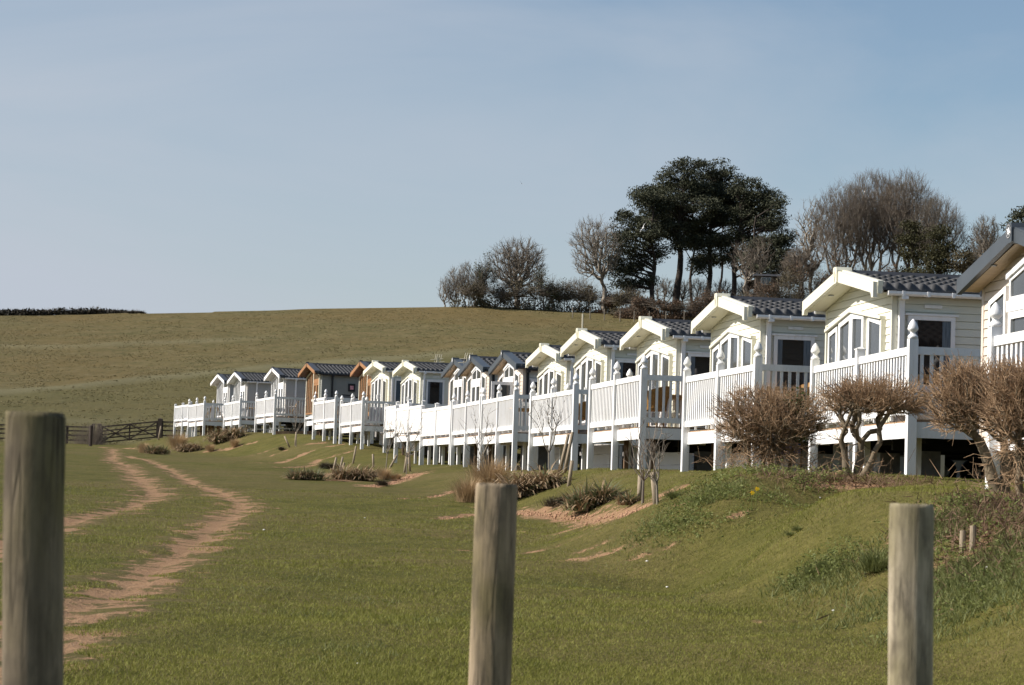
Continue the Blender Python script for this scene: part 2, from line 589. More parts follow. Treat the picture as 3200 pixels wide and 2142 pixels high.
# ------------------------------------------------------------------ bare soil: tracks, beds, worn patches
SOIL = []      # (polyline xy, half width)
T1 = [(352, 1404), (350, 1440), (397, 1454), (421, 1488), (457, 1518), (481, 1540), (469, 1560), (415, 1579), (325, 1603),
      (258, 1621), (204, 1636), (90, 1675), (0, 1705), (-200, 1790)]
T2 = [(400, 1425), (481, 1446), (541, 1473), (577, 1497), (637, 1524), (691, 1540), (733, 1560), (757, 1590), (715, 1615), (673, 1645),
      (637, 1681), (577, 1711), (523, 1753), (457, 1795), (385, 1837), (290, 1879), (200, 1921), (120, 1975), (20, 2071), (-120, 2200)]
W1 = [0.5, 0.5, .55, .6, .6, .6, .6, .5, .5, .5, .5, .5, .5, .5]
W2 = [.3, .3, .3, .35, .35, .4, .45, .5, .5, .5, .5, .5, .52, .52, .55, .58, .6, .6, .6, .6]


def add_soil(pix, hws, k=1.0):
    pts = [hit(*p)[:2] for p in pix]
    hws = [hws] * len(pts) if isinstance(hws, (int, float)) else hws
    SOIL.append((np.array(pts), np.array(hws, float), k))


add_soil(T1, [w * .72 for w in W1], 0.58)
add_soil(T2, [w * .80 for w in W2], 0.66)
for pix, hw in (([(788, 1422), (884, 1393)], .22), ([(818, 1446), (970, 1410)], .26), ([(875, 1461), (1000, 1436), (1084, 1414)], .28),
                ([(842, 1426), (899, 1405)], .16), ([(700, 1408), (790, 1384)], .25), ([(640, 1412), (720, 1400)], .25),
                ([(930, 1494), (1040, 1478)], .45), ([(1050, 1502), (1130, 1490)], .5),
                ([(1150, 1522), (1230, 1505), (1305, 1478)], .45), ([(1250, 1560), (1420, 1532)], .16),
                ([(1385, 1621), (1480, 1607)], .22), ([(1480, 1583), (1620, 1590)], .25),
                ([(1625, 1596), (1740, 1606), (1850, 1611), (1950, 1602), (1990, 1592)], .42),
                ([(2060, 1545), (2100, 1538)], .25), ([(2560, 1512), (2640, 1512), (2760, 1514)], .2),
                ([(2300, 1612), (2318, 1606)], .10), ([(2140, 1568), (2160, 1556)], .15),
                ([(2600, 1766), (2670, 1750)], .13),
                ([(3020, 1590), (3090, 1640), (3200, 1720)], .5), ([(3060, 1720), (3200, 1760)], .35), ([(2920, 1640), (2990, 1608)], .22),
                ([(985, 1385), (1010, 1384)], .5), ([(1035, 1393), (1056, 1391)], .45), ([(300, 1398), (460, 1402)], .5)):
    add_soil(pix, hw)
for x, y, l in ((1777, 1658, .22), (1384, 1678, .14), (1446, 1719, .2), (1640, 1711, .12), (1696, 1721, .16), (1766, 1698, .14),
                (1848, 1714, .14), (1855, 1740, .3), (2029, 1731, .17), (1640, 1663, .15), (1452, 1613, .1), (2384, 1737, .09),
                (2442, 1945, .17), (1500, 1640, .1), (1330, 1580, .14), (2200, 1864, .06), (700, 1750, .0)):
    if l:
        p = hit(x, y)
        SOIL.append((np.array([[p[0] - l, p[1]], [p[0] + l, p[1] + 0.05]]), np.array([l * 0.8, l * 0.8]), 0.62))


def soil_mask(X, Y):
    """1 in the middle of bare earth, 0 at its edge, falling to -1 beyond"""
    m = np.full(X.shape, -1.0)
    for pts, hw, k in SOIL:
        lo, hi = pts.min(0) - 2.5, pts.max(0) + 2.5
        s = np.nonzero((X > lo[0]) & (X < hi[0]) & (Y > lo[1]) & (Y < hi[1]))
        if len(s[0]) == 0:
            continue
        x, y = X[s], Y[s]
        best = np.full(x.shape, -1.0)
        for i in range(len(pts) - 1):
            a, b = pts[i], pts[i + 1]
            d = b - a
            t = np.clip(((x - a[0]) * d[0] + (y - a[1]) * d[1]) / (d @ d + 1e-9), 0, 1)
            dist = np.hypot(x - a[0] - t * d[0], (y - a[1] - t * d[1]))
            w = hw[i] + (hw[i + 1] - hw[i]) * t
            best = np.maximum(best, k * (1.0 - dist / w))
        m[s] = np.maximum(m[s], np.maximum(best, -1))
    return m


# ------------------------------------------------------------------ ground sheet
ang = np.concatenate([np.linspace(-180, -40, 40), np.linspace(-38, -15, 40), np.linspace(-14.6, 14.6, 560), np.linspace(15, 38, 40), np.linspace(40, 180, 40)])
rad = np.concatenate([np.linspace(0.3, 10, 30), 10 * np.exp(np.linspace(0.02, math.log(40), 760)), np.linspace(410, 900, 30), [1200, 1800, 2600]])
A, RR = np.meshgrid(np.radians(ang), rad)
GX, GY = np.sin(A) * RR, np.cos(A) * RR
GZ = ground(GX, GY)
GZ = np.where(GY < 0, ground(GX, np.maximum(GY, -30)), GZ)
nr, na = GX.shape
gv = np.stack([GX, GY, GZ], -1).reshape(-1, 3)
ii = (np.arange(nr - 1)[:, None] * na + np.arange(na - 1)[None, :]).ravel()
gf = np.stack([ii, ii + 1, ii + na + 1, ii + na], -1)[:, ::-1]
gme = np_mesh('lawn_ground', gv, gf, True)
sm = soil_mask(gv[:, 0], gv[:, 1])
gv[:, 2] -= 0.045 * smooth(sm + .15)
gme.vertices.foreach_set('co', gv.astype(np.float32).ravel())
gme.update()
at_s = gme.attributes.new('soil', 'FLOAT', 'POINT')
at_s.data.foreach_set('value', sm.astype(np.float32))
hl = smooth((gv[:, 1] - 171 - 0.0 * gv[:, 0]) / 3.0)
at_h = gme.attributes.new('pasture', 'FLOAT', 'POINT')
at_h.data.foreach_set('value', hl.astype(np.float32))


pb = np.zeros(len(gv))
for lx, ly, hgt in TERRACES:
    off = gv[:, 1] - np.interp(gv[:, 0], lx, ly)
    ends = smooth((gv[:, 0] - lx[0]) / 6) * smooth((lx[-1] - gv[:, 0]) / 14)
    pb = np.maximum(pb, ends * hgt / .22 * np.exp(-((off - 1.0) / 2.6) ** 2))
at_p = gme.attributes.new('pale_path', 'FLOAT', 'POINT')
at_p.data.foreach_set('value', pb.astype(np.float32))
at_l = gme.attributes.new('lower_field', 'FLOAT', 'POINT')
at_l.data.foreach_set('value', (1 - smooth((gv[:, 1] - np.interp(gv[:, 0], _T[0][0], _T[0][1])) / 6)).astype(np.float32))


def ground_material():
    m, nt, b = nodes_of('grass_and_soil')
    pos = coords(nt, None, True)

    def attr(n):
        a = nt.nodes.new('ShaderNodeAttribute')
        a.attribute_name = n
        return a.outputs['Fac']
    n_big = noise(nt, pos, 0.16, 4, 0.6)
    n_mid = noise(nt, pos, 1.1, 5, 0.65)
    n_fine = noise(nt, pos, 9.0, 4, 0.7)
    n_tiny = noise(nt, pos, 45.0, 3, 0.7)
    lawn = mix_rgb(nt, ramp(nt, n_mid, ((0.34, 0.0), (0.68, 1.0))), (0.090, 0.090, 0.020), (0.160, 0.140, 0.042))
    lawn = mix_rgb(nt, ramp(nt, n_big, ((0.42, 0.0), (0.66, 0.75))), lawn, (0.170, 0.130, 0.056))
    lawn = mix_rgb(nt, ramp(nt, n_fine, ((0.35, 0.55), (0.6, 0.0))), lawn, (0.060, 0.060, 0.014))
    # pasture: drier, with small dark tussocks and paler bands
    p_mid = noise(nt, pos, 0.35, 5, 0.7)
    p_fine = noise(nt, pos, 1.3, 4, 0.75)
    past = mix_rgb(nt, ramp(nt, p_mid, ((0.35, 0.0), (0.65, 1.0))), (0.104, 0.093, 0.036), (0.162, 0.128, 0.058))
    past = mix_rgb(nt, ramp(nt, noise(nt, pos, 0.03, 4, 0.6), ((0.42, 0.0), (0.62, 0.8))), past, (0.150, 0.108, 0.042))
    past = mix_rgb(nt, ramp(nt, p_fine, ((0.33, 0.85), (0.47, 0.0))), past, (0.052, 0.052, 0.020))
    past = mix_rgb(nt, ramp(nt, noise(nt, coords(nt, (1, .5, 1), True), 0.75, 4, 0.8), ((0.52, 0.0), (0.72, 0.7))), past, (0.205, 0.165, 0.085))
    past = mix_rgb(nt, math_n(nt, 'MULTIPLY', attr('lower_field'), 0.55), past, mix_rgb(nt, p_fine, (0.062, 0.066, 0.024), (0.140, 0.132, 0.056)))
    past = mix_rgb(nt, math_n(nt, 'MULTIPLY', attr('pale_path'), 0.7), past, (0.205, 0.185, 0.105))
    col = mix_rgb(nt, attr('pasture'), lawn, past)
    soil_c = mix_rgb(nt, n_fine, (0.265, 0.152, 0.080), (0.440, 0.290, 0.168))
    soil_c = mix_rgb(nt, ramp(nt, n_tiny, ((0.30, 0.7), (0.5, 0.0))), soil_c, (0.15, 0.066, 0.04))
    s = attr('soil')
    br = math_n(nt, 'ADD', math_n(nt, 'MULTIPLY', noise(nt, coords(nt, (1.0, 0.62, 1), True), 1.9, 7, 0.72), 5.6), -2.95)
    edge = math_n(nt, 'ADD', s, br)
    mask = ramp(nt, edge, ((0.0, 0.0), (0.22, 1.0)))
    halo = ramp(nt, math_n(nt, 'ADD', edge, 0.55), ((0.0, 0.0), (0.6, 0.55)))
    col = mix_rgb(nt, halo, col, (0.165, 0.118, 0.058))
    col = mix_rgb(nt, mask, col, soil_c)
    nt.links.new(col, b.inputs['Base Color'])
    b.inputs['Roughness'].default_value = 0.95
    rough_diffuse(b, 0.6)
    b.inputs['Specular IOR Level'].default_value = 0.1
    hgt = math_n(nt, 'ADD', math_n(nt, 'MULTIPLY', n_fine, 0.5), math_n(nt, 'MULTIPLY', n_tiny, 0.35))
    hgt = math_n(nt, 'ADD', hgt, math_n(nt, 'MULTIPLY', p_fine, 1.4))
    bump(nt, b, hgt, 0.9, 0.10)
    MATS['ground'] = m


ground_material()
tag(link('lawn_ground', gme, 'ground'), 'sloping lawn and grazed hillside with red earth tracks', None, None, 'structure')


# ------------------------------------------------------------------ grass, weeds (nobody could count them)
def blades(name, P, length, width, lean, mat, label, cat, seg=1):
    n = len(P)
    az = RNG.uniform(0, 2 * np.pi, n)
    side = np.stack([np.cos(az), np.sin(az), np.zeros(n)], -1) * width[:, None]
    la = RNG.uniform(0, 2 * np.pi, n)
    tip = np.stack([np.cos(la) * lean, np.sin(la) * lean, np.ones(n)], -1) * length[:, None]
    V = np.stack([P - side, P + side, P + tip * 0.55 + side * 0.6 + np.array([0, 0, 0]), P + tip], 1).reshape(-1, 3)
    i = np.arange(n) * 4
    Fs = np.concatenate([np.stack([i, i + 1, i + 2], -1), np.stack([i, i + 2, i + 3], -1)])
    o = link(name, np_mesh(name, V, Fs), mat)
    return tag(o, label, cat, None, 'stuff')


def lawn_points(n, y_hi, y_lo):
    xs = RNG.uniform(-60, 3260, n)
    ys = RNG.uniform(y_hi, y_lo, n)
    Yd = 12043.0 / np.maximum(ys - 1369, 40)
    d = np.stack([(xs - CX), -(ys - CY), np.full(n, -F)], -1) @ CR.T
    X = d[:, 0] / d[:, 1] * Yd
    return X, Yd


gx, gy = lawn_points(430000, 1560, 2330)
keep = soil_mask(gx, gy) + 0.9 * vnoise(gx * 2.1, gy * 1.7, 5) < 0.02
gx, gy = gx[keep], gy[keep]
gp = np.stack([gx, gy, ground(gx, gy) - 0.004], -1)
gl = RNG.uniform(0.012, 0.034, len(gp)) * (0.75 + 0.5 * smooth(vnoise(gx * 0.9, gy * 0.8, 8) + 0.4)) * np.interp(gy, [12, 60], [1.0, 1.35])
gw = RNG.uniform(0.0014, 0.0027, len(gp)) * np.interp(gy, [12, 25, 60], [1.0, 1.6, 2.6])
blades('lawn_grass', gp, gl, gw, RNG.uniform(0.2, 1.3, len(gp)), 'grass_blade', 'short mown grass covering the near lawn', 'grass')


def quads(C, size, aspect=0.5, up=0.0, rng=RNG):
    """random leaf quads at points C; 'up' pulls their normals skyward"""
    n = len(C)
    nrm = rng.normal(size=(n, 3))
    nrm[:, 2] += up
    nrm /= np.linalg.norm(nrm, axis=1)[:, None]
    t = rng.normal(size=(n, 3))
    a = np.cross(nrm, t)
    a /= np.linalg.norm(a, axis=1)[:, None] + 1e-9
    b = np.cross(nrm, a)
    s = (size if isinstance(size, np.ndarray) else rng.uniform(0.6, 1.3, n) * size)[:, None]
    V = np.stack([C - a * s * .5, C + b * s * aspect * .5, C + a * s * .5, C - b * s * aspect * .5], 1).reshape(-1, 3)
    i = np.arange(n) * 4
    return V, np.stack([i, i + 1, i + 2, i + 3], -1)


def join_quads(parts):
    V = np.concatenate([p[0] for p in parts])
    off, Fs = 0, []
    for v, f in parts:
        Fs.append(f + off)
        off += len(v)
    return V, np.concatenate(Fs)


# loose clods on the bare earth
ck = []
for pts, hw, k in SOIL:
    L_ = float(np.sum(np.linalg.norm(np.diff(pts, axis=0), axis=1)))
    n = int(min(1500, L_ * hw.mean() * 2 * 60)) if pts[0, 1] < 75 else 0
    if n < 3:
        continue
    t = RNG.uniform(0, len(pts) - 1.001, n)
    i = t.astype(int)
    c = pts[i] + (pts[i + 1] - pts[i]) * (t - i)[:, None] + RNG.normal(0, .5, (n, 2)) * hw.mean()
    ck.append(c)
ck = np.concatenate(ck)
ck = ck[soil_mask(ck[:, 0], ck[:, 1]) > -.1]
r_ = RNG.uniform(.006, .024, len(ck)) * np.interp(ck[:, 1], [15, 60], [.7, 1.5])
c3 = np.stack([ck[:, 0], ck[:, 1], ground(ck[:, 0], ck[:, 1]) - .035], -1)
octa = np.array([[1, 0, 0], [-1, 0, 0], [0, 1, 0], [0, -1, 0], [0, 0, 1], [0, 0, -1]], float)
of = np.array([[0, 2, 4], [2, 1, 4], [1, 3, 4], [3, 0, 4], [2, 0, 5], [1, 2, 5], [3, 1, 5], [0, 3, 5]])
V_ = (c3[:, None, :] + octa[None] * r_[:, None, None] * RNG.uniform(.6, 1.4, (len(ck), 6, 1))).reshape(-1, 3)
F_ = (of[None] + (np.arange(len(ck)) * 6)[:, None, None]).reshape(-1, 3)
tag(link('loose_soil', np_mesh('loose_soil', V_, F_), 'stone_red'), 'crumbs of red soil and grit on the bare earth', 'soil', None, 'stuff')

# taller tufts in the lawn and tussocks on the pasture
tx, ty = lawn_points(60000, 1570, 2330)
kp = (vnoise(tx * 1.3, ty * 1.1, 12) + .6 * vnoise(tx * 3.7, ty * 3.1, 13) > .62) & (soil_mask(tx, ty) < -.2)
tx, ty = tx[kp], ty[kp]
blades('lawn_tufts', np.stack([tx, ty, ground(tx, ty) - .004], -1), RNG.uniform(.03, .065, len(tx)), RNG.uniform(.0016, .003, len(tx)) * np.interp(ty, [12, 25, 60], [1, 1.5, 2.3]),
       RNG.uniform(.4, 1.5, len(tx)), 'long_grass', 'slightly longer tufts scattered through the lawn', 'grass')
n = 120000
hy = 174 + 170 * RNG.uniform(0, 1, n) ** 1.2
hx = hy * RNG.uniform(-.24, .10, n)
kp = vnoise(hx * .35, hy * .22, 21) + .8 * vnoise(hx * 1.1, hy * .7, 22) > -.1
hx, hy = hx[kp], hy[kp]
blades('pasture_tussocks', np.stack([hx, hy, ground(hx, hy) - .02], -1), RNG.uniform(.035, .085, len(hx)), RNG.uniform(.06, .16, len(hx)), RNG.uniform(.8, 2.6, len(hx)), 'tussock',
       'small grass tussocks all over the grazed hillside', 'grass')

# weeds: the leafy strip on the bank and round the hedge stumps
wp = []
for pts, n, sp in (([(2370, 1470), (2300, 1510), (2240, 1560), (2170, 1610), (2100, 1655)], 2200, .36),
                   ([(2440, 1500), (2520, 1505), (2640, 1500)], 700, .35),
                   ([(2330, 1590), (2430, 1570)], 350, .25),
                   ([(2950, 1640), (3010, 1590), (3060, 1580)], 700, .22),
                   ([(2920, 1720), (3020, 1740), (3190, 1790)], 420, .28),
                   ([(3090, 1640), (3190, 1600)], 350, .3),
                   ([(2880, 1900), (3010, 1905), (3150, 1880)], 260, .25),
                   ([(2530, 1800), (2600, 1790)], 500, .2)):
    w3 = np.array([hit(*p) for p in pts])
    t = RNG.uniform(0, len(w3) - 1.001, n)
    i = t.astype(int)
    c = w3[i] + (w3[i + 1] - w3[i]) * (t - i)[:, None]
    c[:, 0] += RNG.normal(0, sp, n)
    c[:, 1] += RNG.normal(0, sp * 1.6, n)
    cl = vnoise(c[:, 0] * 2.2, c[:, 1] * 1.4, 4) > -0.35
    c = c[cl]
    c[:, 2] = ground(c[:, 0], c[:, 1]) + np.abs(RNG.normal(0, 0.055, len(c)))
    wp.append(c)
wp = np.concatenate(wp)
wp = np.concatenate([wp + RNG.normal(0, .03, wp.shape) * np.array([1, 1, .4]) for _ in range(3)])
V_, F_ = quads(wp, 0.045, 0.42, 1.7)
tag(link('bank_weeds', np_mesh('bank_weeds', V_, F_), 'weed_green'), 'bright green leafy weeds creeping over the bank', 'weeds', None, 'stuff')

lg = []
for pts, n, sp in (([(2720, 1770), (2860, 1740), (3010, 1720), (3120, 1760), (3230, 1800)], 9000, .35), ([(2880, 1820), (3020, 1860), (3220, 1880)], 7000, .45),
                   ([(2500, 1810), (2620, 1795)], 1500, .22), ([(2930, 1660), (2990, 1620)], 1500, .2), ([(2080, 1640), (2200, 1580), (2330, 1490)], 3500, .35)):
    w3 = np.array([hit(*p) for p in pts])
    t = RNG.uniform(0, len(w3) - 1.001, n)
    i = t.astype(int)
    c = w3[i] + (w3[i + 1] - w3[i]) * (t - i)[:, None]
    c[:, 0] += RNG.normal(0, sp, n)
    c[:, 1] += RNG.normal(0, sp * 1.5, n)
    c = c[vnoise(c[:, 0] * 1.9, c[:, 1] * 1.5, 9) > -.15]
    c[:, 2] = ground(c[:, 0], c[:, 1]) - .01
    lg.append(c)
lg = np.concatenate(lg)
blades('rough_grass', lg, RNG.uniform(.04, .115, len(lg)), RNG.uniform(.003, .006, len(lg)), RNG.uniform(.3, 1.2, len(lg)), 'long_grass', 'longer uncut grass along the foot of the bank', 'grass')

# dead twigs and cut brash lying under the hedge bushes
bp = []
for pts, n, sp in (([(2380, 1485), (2560, 1500), (2700, 1512), (2860, 1520)], 1000, .35), ([(3040, 1590), (3120, 1640), (3220, 1720)], 2600, .45),
                   ([(3100, 1560), (3220, 1600)], 900, .4)):
    w3 = np.array([hit(*p) for p in pts])
    t = RNG.uniform(0, len(w3) - 1.001, n)
    i = t.astype(int)
    c = w3[i] + (w3[i + 1] - w3[i]) * (t - i)[:, None]
    c[:, 0] += RNG.normal(0, sp, n)
    c[:, 1] += RNG.normal(0, sp, n)
    c[:, 2] = ground(c[:, 0], c[:, 1]) + np.abs(RNG.normal(0, 0.035, n))
    bp.append(c)
bp = np.concatenate(bp)
V_, F_ = quads(bp, 0.21, 0.05, 0.6)
tag(link('hedge_brash', np_mesh('hedge_brash', V_, F_), 'bramble'), 'dead brown twigs and brash lying under the hedge bushes', 'brash', None, 'stuff')

# ------------------------------------------------------------------ holiday caravans
CW, CL, HE = 3.9, 9.6, 2.21       # width, length, wall height at the eaves
C2 = CW / 2
EAVE = 0.17


def gable(rise, d):
    """wall top at distance d from the centre line"""
    return HE + rise * (1 - abs(d) / C2)


def siding_front(rise, lap=0.125, x=0.0, sgn=-1):
    m = MB()
    z = 0.0
    top = HE + rise
    while z < top - 0.01:
        b = min(z + lap, top)

        def half(zz):
            return C2 if zz <= HE else max(0.0, C2 * (1 - (zz - HE) / rise))
        h0, h1 = half(z), half(b)
        if z < HE < b:
            h1 = half(b)
        o, q, g = sgn * 0.015, -sgn * 0.012, min(z + 0.013, b)
        m.add([(x + o, C2 - h0, g), (x + o, C2 + h0, g), (x + o * .4, C2 + h1, b), (x + o * .4, C2 - h1, b), (x + q, C2 - h0, g), (x + q, C2 + h0, g),
               (x + q, C2 - h0, z), (x + q, C2 + h0, z), (x + o * .4, C2 - h0, z), (x + o * .4, C2 + h0, z)],
              [(0, 1, 2, 3), (0, 4, 5, 1), (4, 6, 7, 5), (6, 8, 9, 7)])
        z += lap
    return m


def siding_side(y, sgn, lap=0.125):
    m = MB()
    z = 0.0
    while z < HE - 0.01:
        b = min(z + lap, HE)
        o, q, g = sgn * 0.015, -sgn * 0.012, min(z + 0.013, b)
        m.add([(0, y + o, g), (CL, y + o, g), (CL, y + o * .4, b), (0, y + o * .4, b), (0, y + q, g), (CL, y + q, g), (0, y + q, z), (CL, y + q, z),
               (0, y + o * .4, z), (CL, y + o * .4, z)], [(0, 1, 2, 3), (0, 4, 5, 1), (4, 6, 7, 5), (6, 8, 9, 7)])
        z += lap
    return m


def tiles(rise, sgn, OV):
    """wavy courses of pantile sheet on one slope"""
    T = C2 + EAVE + 0.03
    x0, x1 = -OV + 0.07, CL + 0.15
    nx = int((x1 - x0) / 0.205 * 6)
    xs = np.linspace(x0, x1, nx)
    ncs = 6
    c = T / ncs
    rows = []
    for k in range(ncs):
        rows += [(k * c, 0.0), ((k + .5) * c, 0.5), ((k + 1) * c - 0.002, 1.0)]
    V = []
    ph = 2 * np.pi * (xs - x0) / 0.205
    wave = 0.5 - 0.5 * np.cos(ph) + 0.18 * np.sin(ph)
    for d, s in rows:
        z = HE + rise * (1 - d / C2) + 0.088 + 0.050 * s + 0.022 * wave
        dd = d + 0.075 * s * (wave - 0.4)
        V.append(np.stack([xs, C2 + sgn * (dd + 0.0), z], -1))
    # close the lower edge
    V.append(np.stack([xs, C2 + sgn * (T + 0.02 + 0 * xs), np.full(nx, HE - rise * (T - C2) / C2 + 0.03)], -1))
    nr_ = len(V)
    V = np.concatenate(V)
    i = (np.arange(nr_ - 1)[:, None] * nx + np.arange(nx - 1)[None]).ravel()
    Fs = np.stack([i, i + 1, i + nx + 1, i + nx], -1)
    if sgn < 0:
        Fs = Fs[:, ::-1]
    return V, Fs


def inset(poly, l, r, b, t):
    """poly: (y,z) points of a 4-gon [right-bottom, left-bottom, left-top, right-top]"""
    (y0, z0), (y1, z1), (y2, z2), (y3, z3) = poly
    sl = (z2 - z3) / (y2 - y3) if abs(y2 - y3) > 1e-6 else 0
    ya, yb = y0 + r, y1 - l
    return [(ya, z0 + b), (yb, z0 + b), (yb, z2 - t - sl * l), (ya, z3 - t + sl * r)]


def glazed(parent, name, poly, mat, gmat, x=-0.02, fw=0.05, bot=0.07, th=0.05, mull=()):
    """a window or door leaf: ring frame, glass as its own sub-part, optional upright bars"""
    inn = inset(poly, fw, fw, bot, fw)
    m = MB().ring_x(poly, inn, x - th, x)
    for y in mull:
        m.box(x - th + 0.004, y - 0.025, inn[0][1] - 0.001, x - 0.004, y + 0.025, min(inn[2][1], inn[3][1]) + 0.001)
    f = m.build(name, mat, parent)
    p = MB().prism_x(inn, x - 0.028, x - 0.016)
    p.build('pane', gmat, f)
    return f


def top_at(rise, y, drop):
    return gable(rise, y - C2) - drop


STYLES = {
    'cream': dict(rise=0.33, wall='cream_siding', side='cream_siding', trim='cream_trim', barge='cream_trim', soffit='cream_soffit',
                  frame='white_upvc', glass='door_glass', gutter='white_upvc', cap='cream_trim', edge='cream_trim'),
    'dark': dict(rise=0.46, wall='pink_siding', side='pale_siding', trim='white_upvc', barge='dark_barge', soffit='wood_soffit',
                 frame='white_upvc', glass='door_glass', gutter='black_plastic', cap='dark_barge', edge='dark_barge'),
    'brown': dict(rise=0.46, wall='green_grey_siding', side='green_grey_siding', trim='brown_wood', barge='brown_wood', soffit='dark_brown_wood',
                  frame='brown_wood', glass='brown_glass', gutter='black_plastic', cap='roof_edge', edge='roof_edge'),
    'white': dict(rise=0.45, wall='grey_siding', side='grey_siding', trim='white_upvc', barge='white_upvc', soffit='white_upvc',
                  frame='white_upvc', glass='door_glass', gutter='white_upvc', cap='roof_edge', edge='roof_edge'),
}
OVS = {'cream': 0.36, 'dark': 0.28, 'brown': 0.44, 'white': 0.42}      # front overhang


def make_caravan(style, name='holiday_caravan', big_side_window=True, skirt=True):
    S = STYLES[style]
    OV = OVS[style]
    rise = S['rise']
    sl = rise / C2
    root = empty(name, (0, 0, 0))
    # walls
    w = siding_front(rise)
    w.build('front_wall', S['wall'], root)
    w = siding_side(0.0, -1)
    w2 = siding_side(CW, 1)
    w.add(w2.v, w2.f)
    w3 = siding_front(rise, x=CL, sgn=1)
    w.add(w3.v, w3.f)
    w.build('side_wall', S['side'], root)
    for y in (-0.02, CW - 0.06):
        MB().box(-0.022, y, -0.03, 0.06, y + 0.08, HE + 0.02).build('corner_trim', S['wall'] if style != 'cream' else 'cream_trim', root)
    MB().box(0.01, 0.03, -0.10, CL - 0.03, CW - 0.03, -0.005).build('floor_pan', 'chassis_black', root)
    # chassis, wheels, jacks
    ch = MB()
    for y in (0.8, CW - 0.9):
        ch.box(0.3, y, -0.36, CL - 0.3, y + 0.08, -0.101)
    for x in (0.7, 2.6, 4.4, 6.5, 8.6):
        ch.box(x, 0.3, -0.24, x + 0.06, CW - 0.3, -0.102)
    ch.build('chassis', 'chassis_black', root)
    for x in (4.9, 5.65):
        for y in (0.22, CW - 0.42):
            t = MB()
            prof = [(0.16, 0), (0.30, 0.01), (0.33, 0.05), (0.33, 0.15), (0.30, 0.19), (0.16, 0.2)]
            t.lathe(prof, 18)
            o = t.build('wheel', 'tyre', root, True)
            o.location = (x, y + 0.2, -0.62)
            o.rotation_euler = (R(90), 0, 0)
            MB().lathe([(0.15, 0.2), (0.12, 0.205), (0.05, 0.215)], 14).build('hub', 'steel', o, True)
    for x in (0.9, 3.2, 7.0, 9.0):
        for y in (0.84, CW - 0.86):
            MB().box(x - 0.18, y - 0.18, -1.5, x + 0.18, y + 0.18, -0.361).build('support_pier', 'brick_pier', root)
    if skirt:
        sk = MB()
        for k in range(3):
            sk.box(1.0, 0.30 - 0.004 * k, -0.40 - 0.29 * (k + 1) + 0.008, 3.1, 0.325, -0.40 - 0.29 * k)
        for k in range(3):
            sk.box(0.25 - 0.004 * k, 0.45, -0.40 - 0.29 * (k + 1) + 0.008, 0.275, 2.9, -0.40 - 0.29 * k)
        sk.box(0.97, 0.29, -1.3, 1.03, 0.34, -0.33)
        sk.box(2.0, 0.286, -1.3, 2.05, 0.34, -0.33)
        sk.build('skirting', 'white_panel', root)
    # roof
    rt = empty_mesh = None
    rf = MB()
    for sgn in (-1, 1):
        D = C2 + EAVE
        z0, zD = HE + rise, HE - sl * EAVE
        rf.add([(-OV + .03, C2, z0 + .025), (-OV + .03, C2 + sgn * D, zD + .025), (CL + .12, C2 + sgn * D, zD + .025), (CL + .12, C2, z0 + .025),
                (-OV + .03, C2, z0 + .08), (-OV + .03, C2 + sgn * D, zD + .08), (CL + .12, C2 + sgn * D, zD + .08), (CL + .12, C2, z0 + .08)],
               [(0, 1, 2, 3), (4, 7, 6, 5), (0, 4, 5, 1), (1, 5, 6, 2), (2, 6, 7, 3)])
    roof = rf.build('roof', 'roof_edge', root)
    Va, Fa = tiles(rise, -1, OV)
    Vb, Fb = tiles(rise, 1, OV)
    link('roof_tiles', np_mesh('roof_tiles', np.concatenate([Va, Vb]), np.concatenate([Fa, Fb + len(Va)]), False), 'roof_tile', roof)
    rc = MB()
    rc.prism_x([(C2 - .12, HE + rise + .10), (C2 - .07, HE + rise + .175), (C2 + .07, HE + rise + .175), (C2 + .12, HE + rise + .10)], -OV + .08, CL + .15)
    rc.build('ridge_tile', 'roof_edge', roof)
    # soffit, lights
    so = MB()
    for sgn in (-1, 1):
        D = C2 + EAVE - .02
        zz = lambda d: HE + rise - sl * d - 0.01
        so.add([(-OV + .05, C2, zz(0) - .012), (-OV + .05, C2 + sgn * D, zz(D) - .012), (-.016, C2 + sgn * D, zz(D) - .012), (-.016, C2, zz(0) - .012),
                (-OV + .05, C2, zz(0)), (-OV + .05, C2 + sgn * D, zz(D)), (-.016, C2 + sgn * D, zz(D)), (-.016, C2, zz(0))],
               [(0, 1, 2, 3), (4, 7, 6, 5), (0, 4, 5, 1), (1, 5, 6, 2), (3, 2, 6, 7)])
    sof = so.build('soffit', S['soffit'], root)
    for d in (-0.95, 0.95):
        l = MB().lathe([(0.052, 0), (0.048, -0.012), (0.03, -0.016)], 12)
        o = l.build('downlight', 'steel', sof)
        o.location = (-0.22, C2 + d, HE + rise - sl * abs(d) - 0.023)
    # bargeboards
    zt = lambda d: HE + rise - sl * d + 0.155
    D = C2 + EAVE + 0.04
    hgt = 0.19 if style == 'cream' else 0.17
    for sgn in (1, -1):
        if style == 'cream':
            poly = [(0.0, zt(0)), (D, zt(D)), (D, zt(D) - .25), (D - .10, zt(D) - .25), (D - .15, zt(D - .15) - hgt), (0, zt(0) - hgt)]
        else:
            poly = [(0.0, zt(0)), (D, zt(D)), (D, zt(D) - hgt - .03), (0, zt(0) - hgt)]
        poly = [(C2 + sgn * y, z) for y, z in poly]
        if sgn < 0:
            poly = poly[::-1]
        b = MB().prism_x(poly, -OV - .045, -OV + .028)
        b.build('bargeboard', S['barge'], root)
        e = MB()
        yD = C2 + sgn * (D + 0.012)
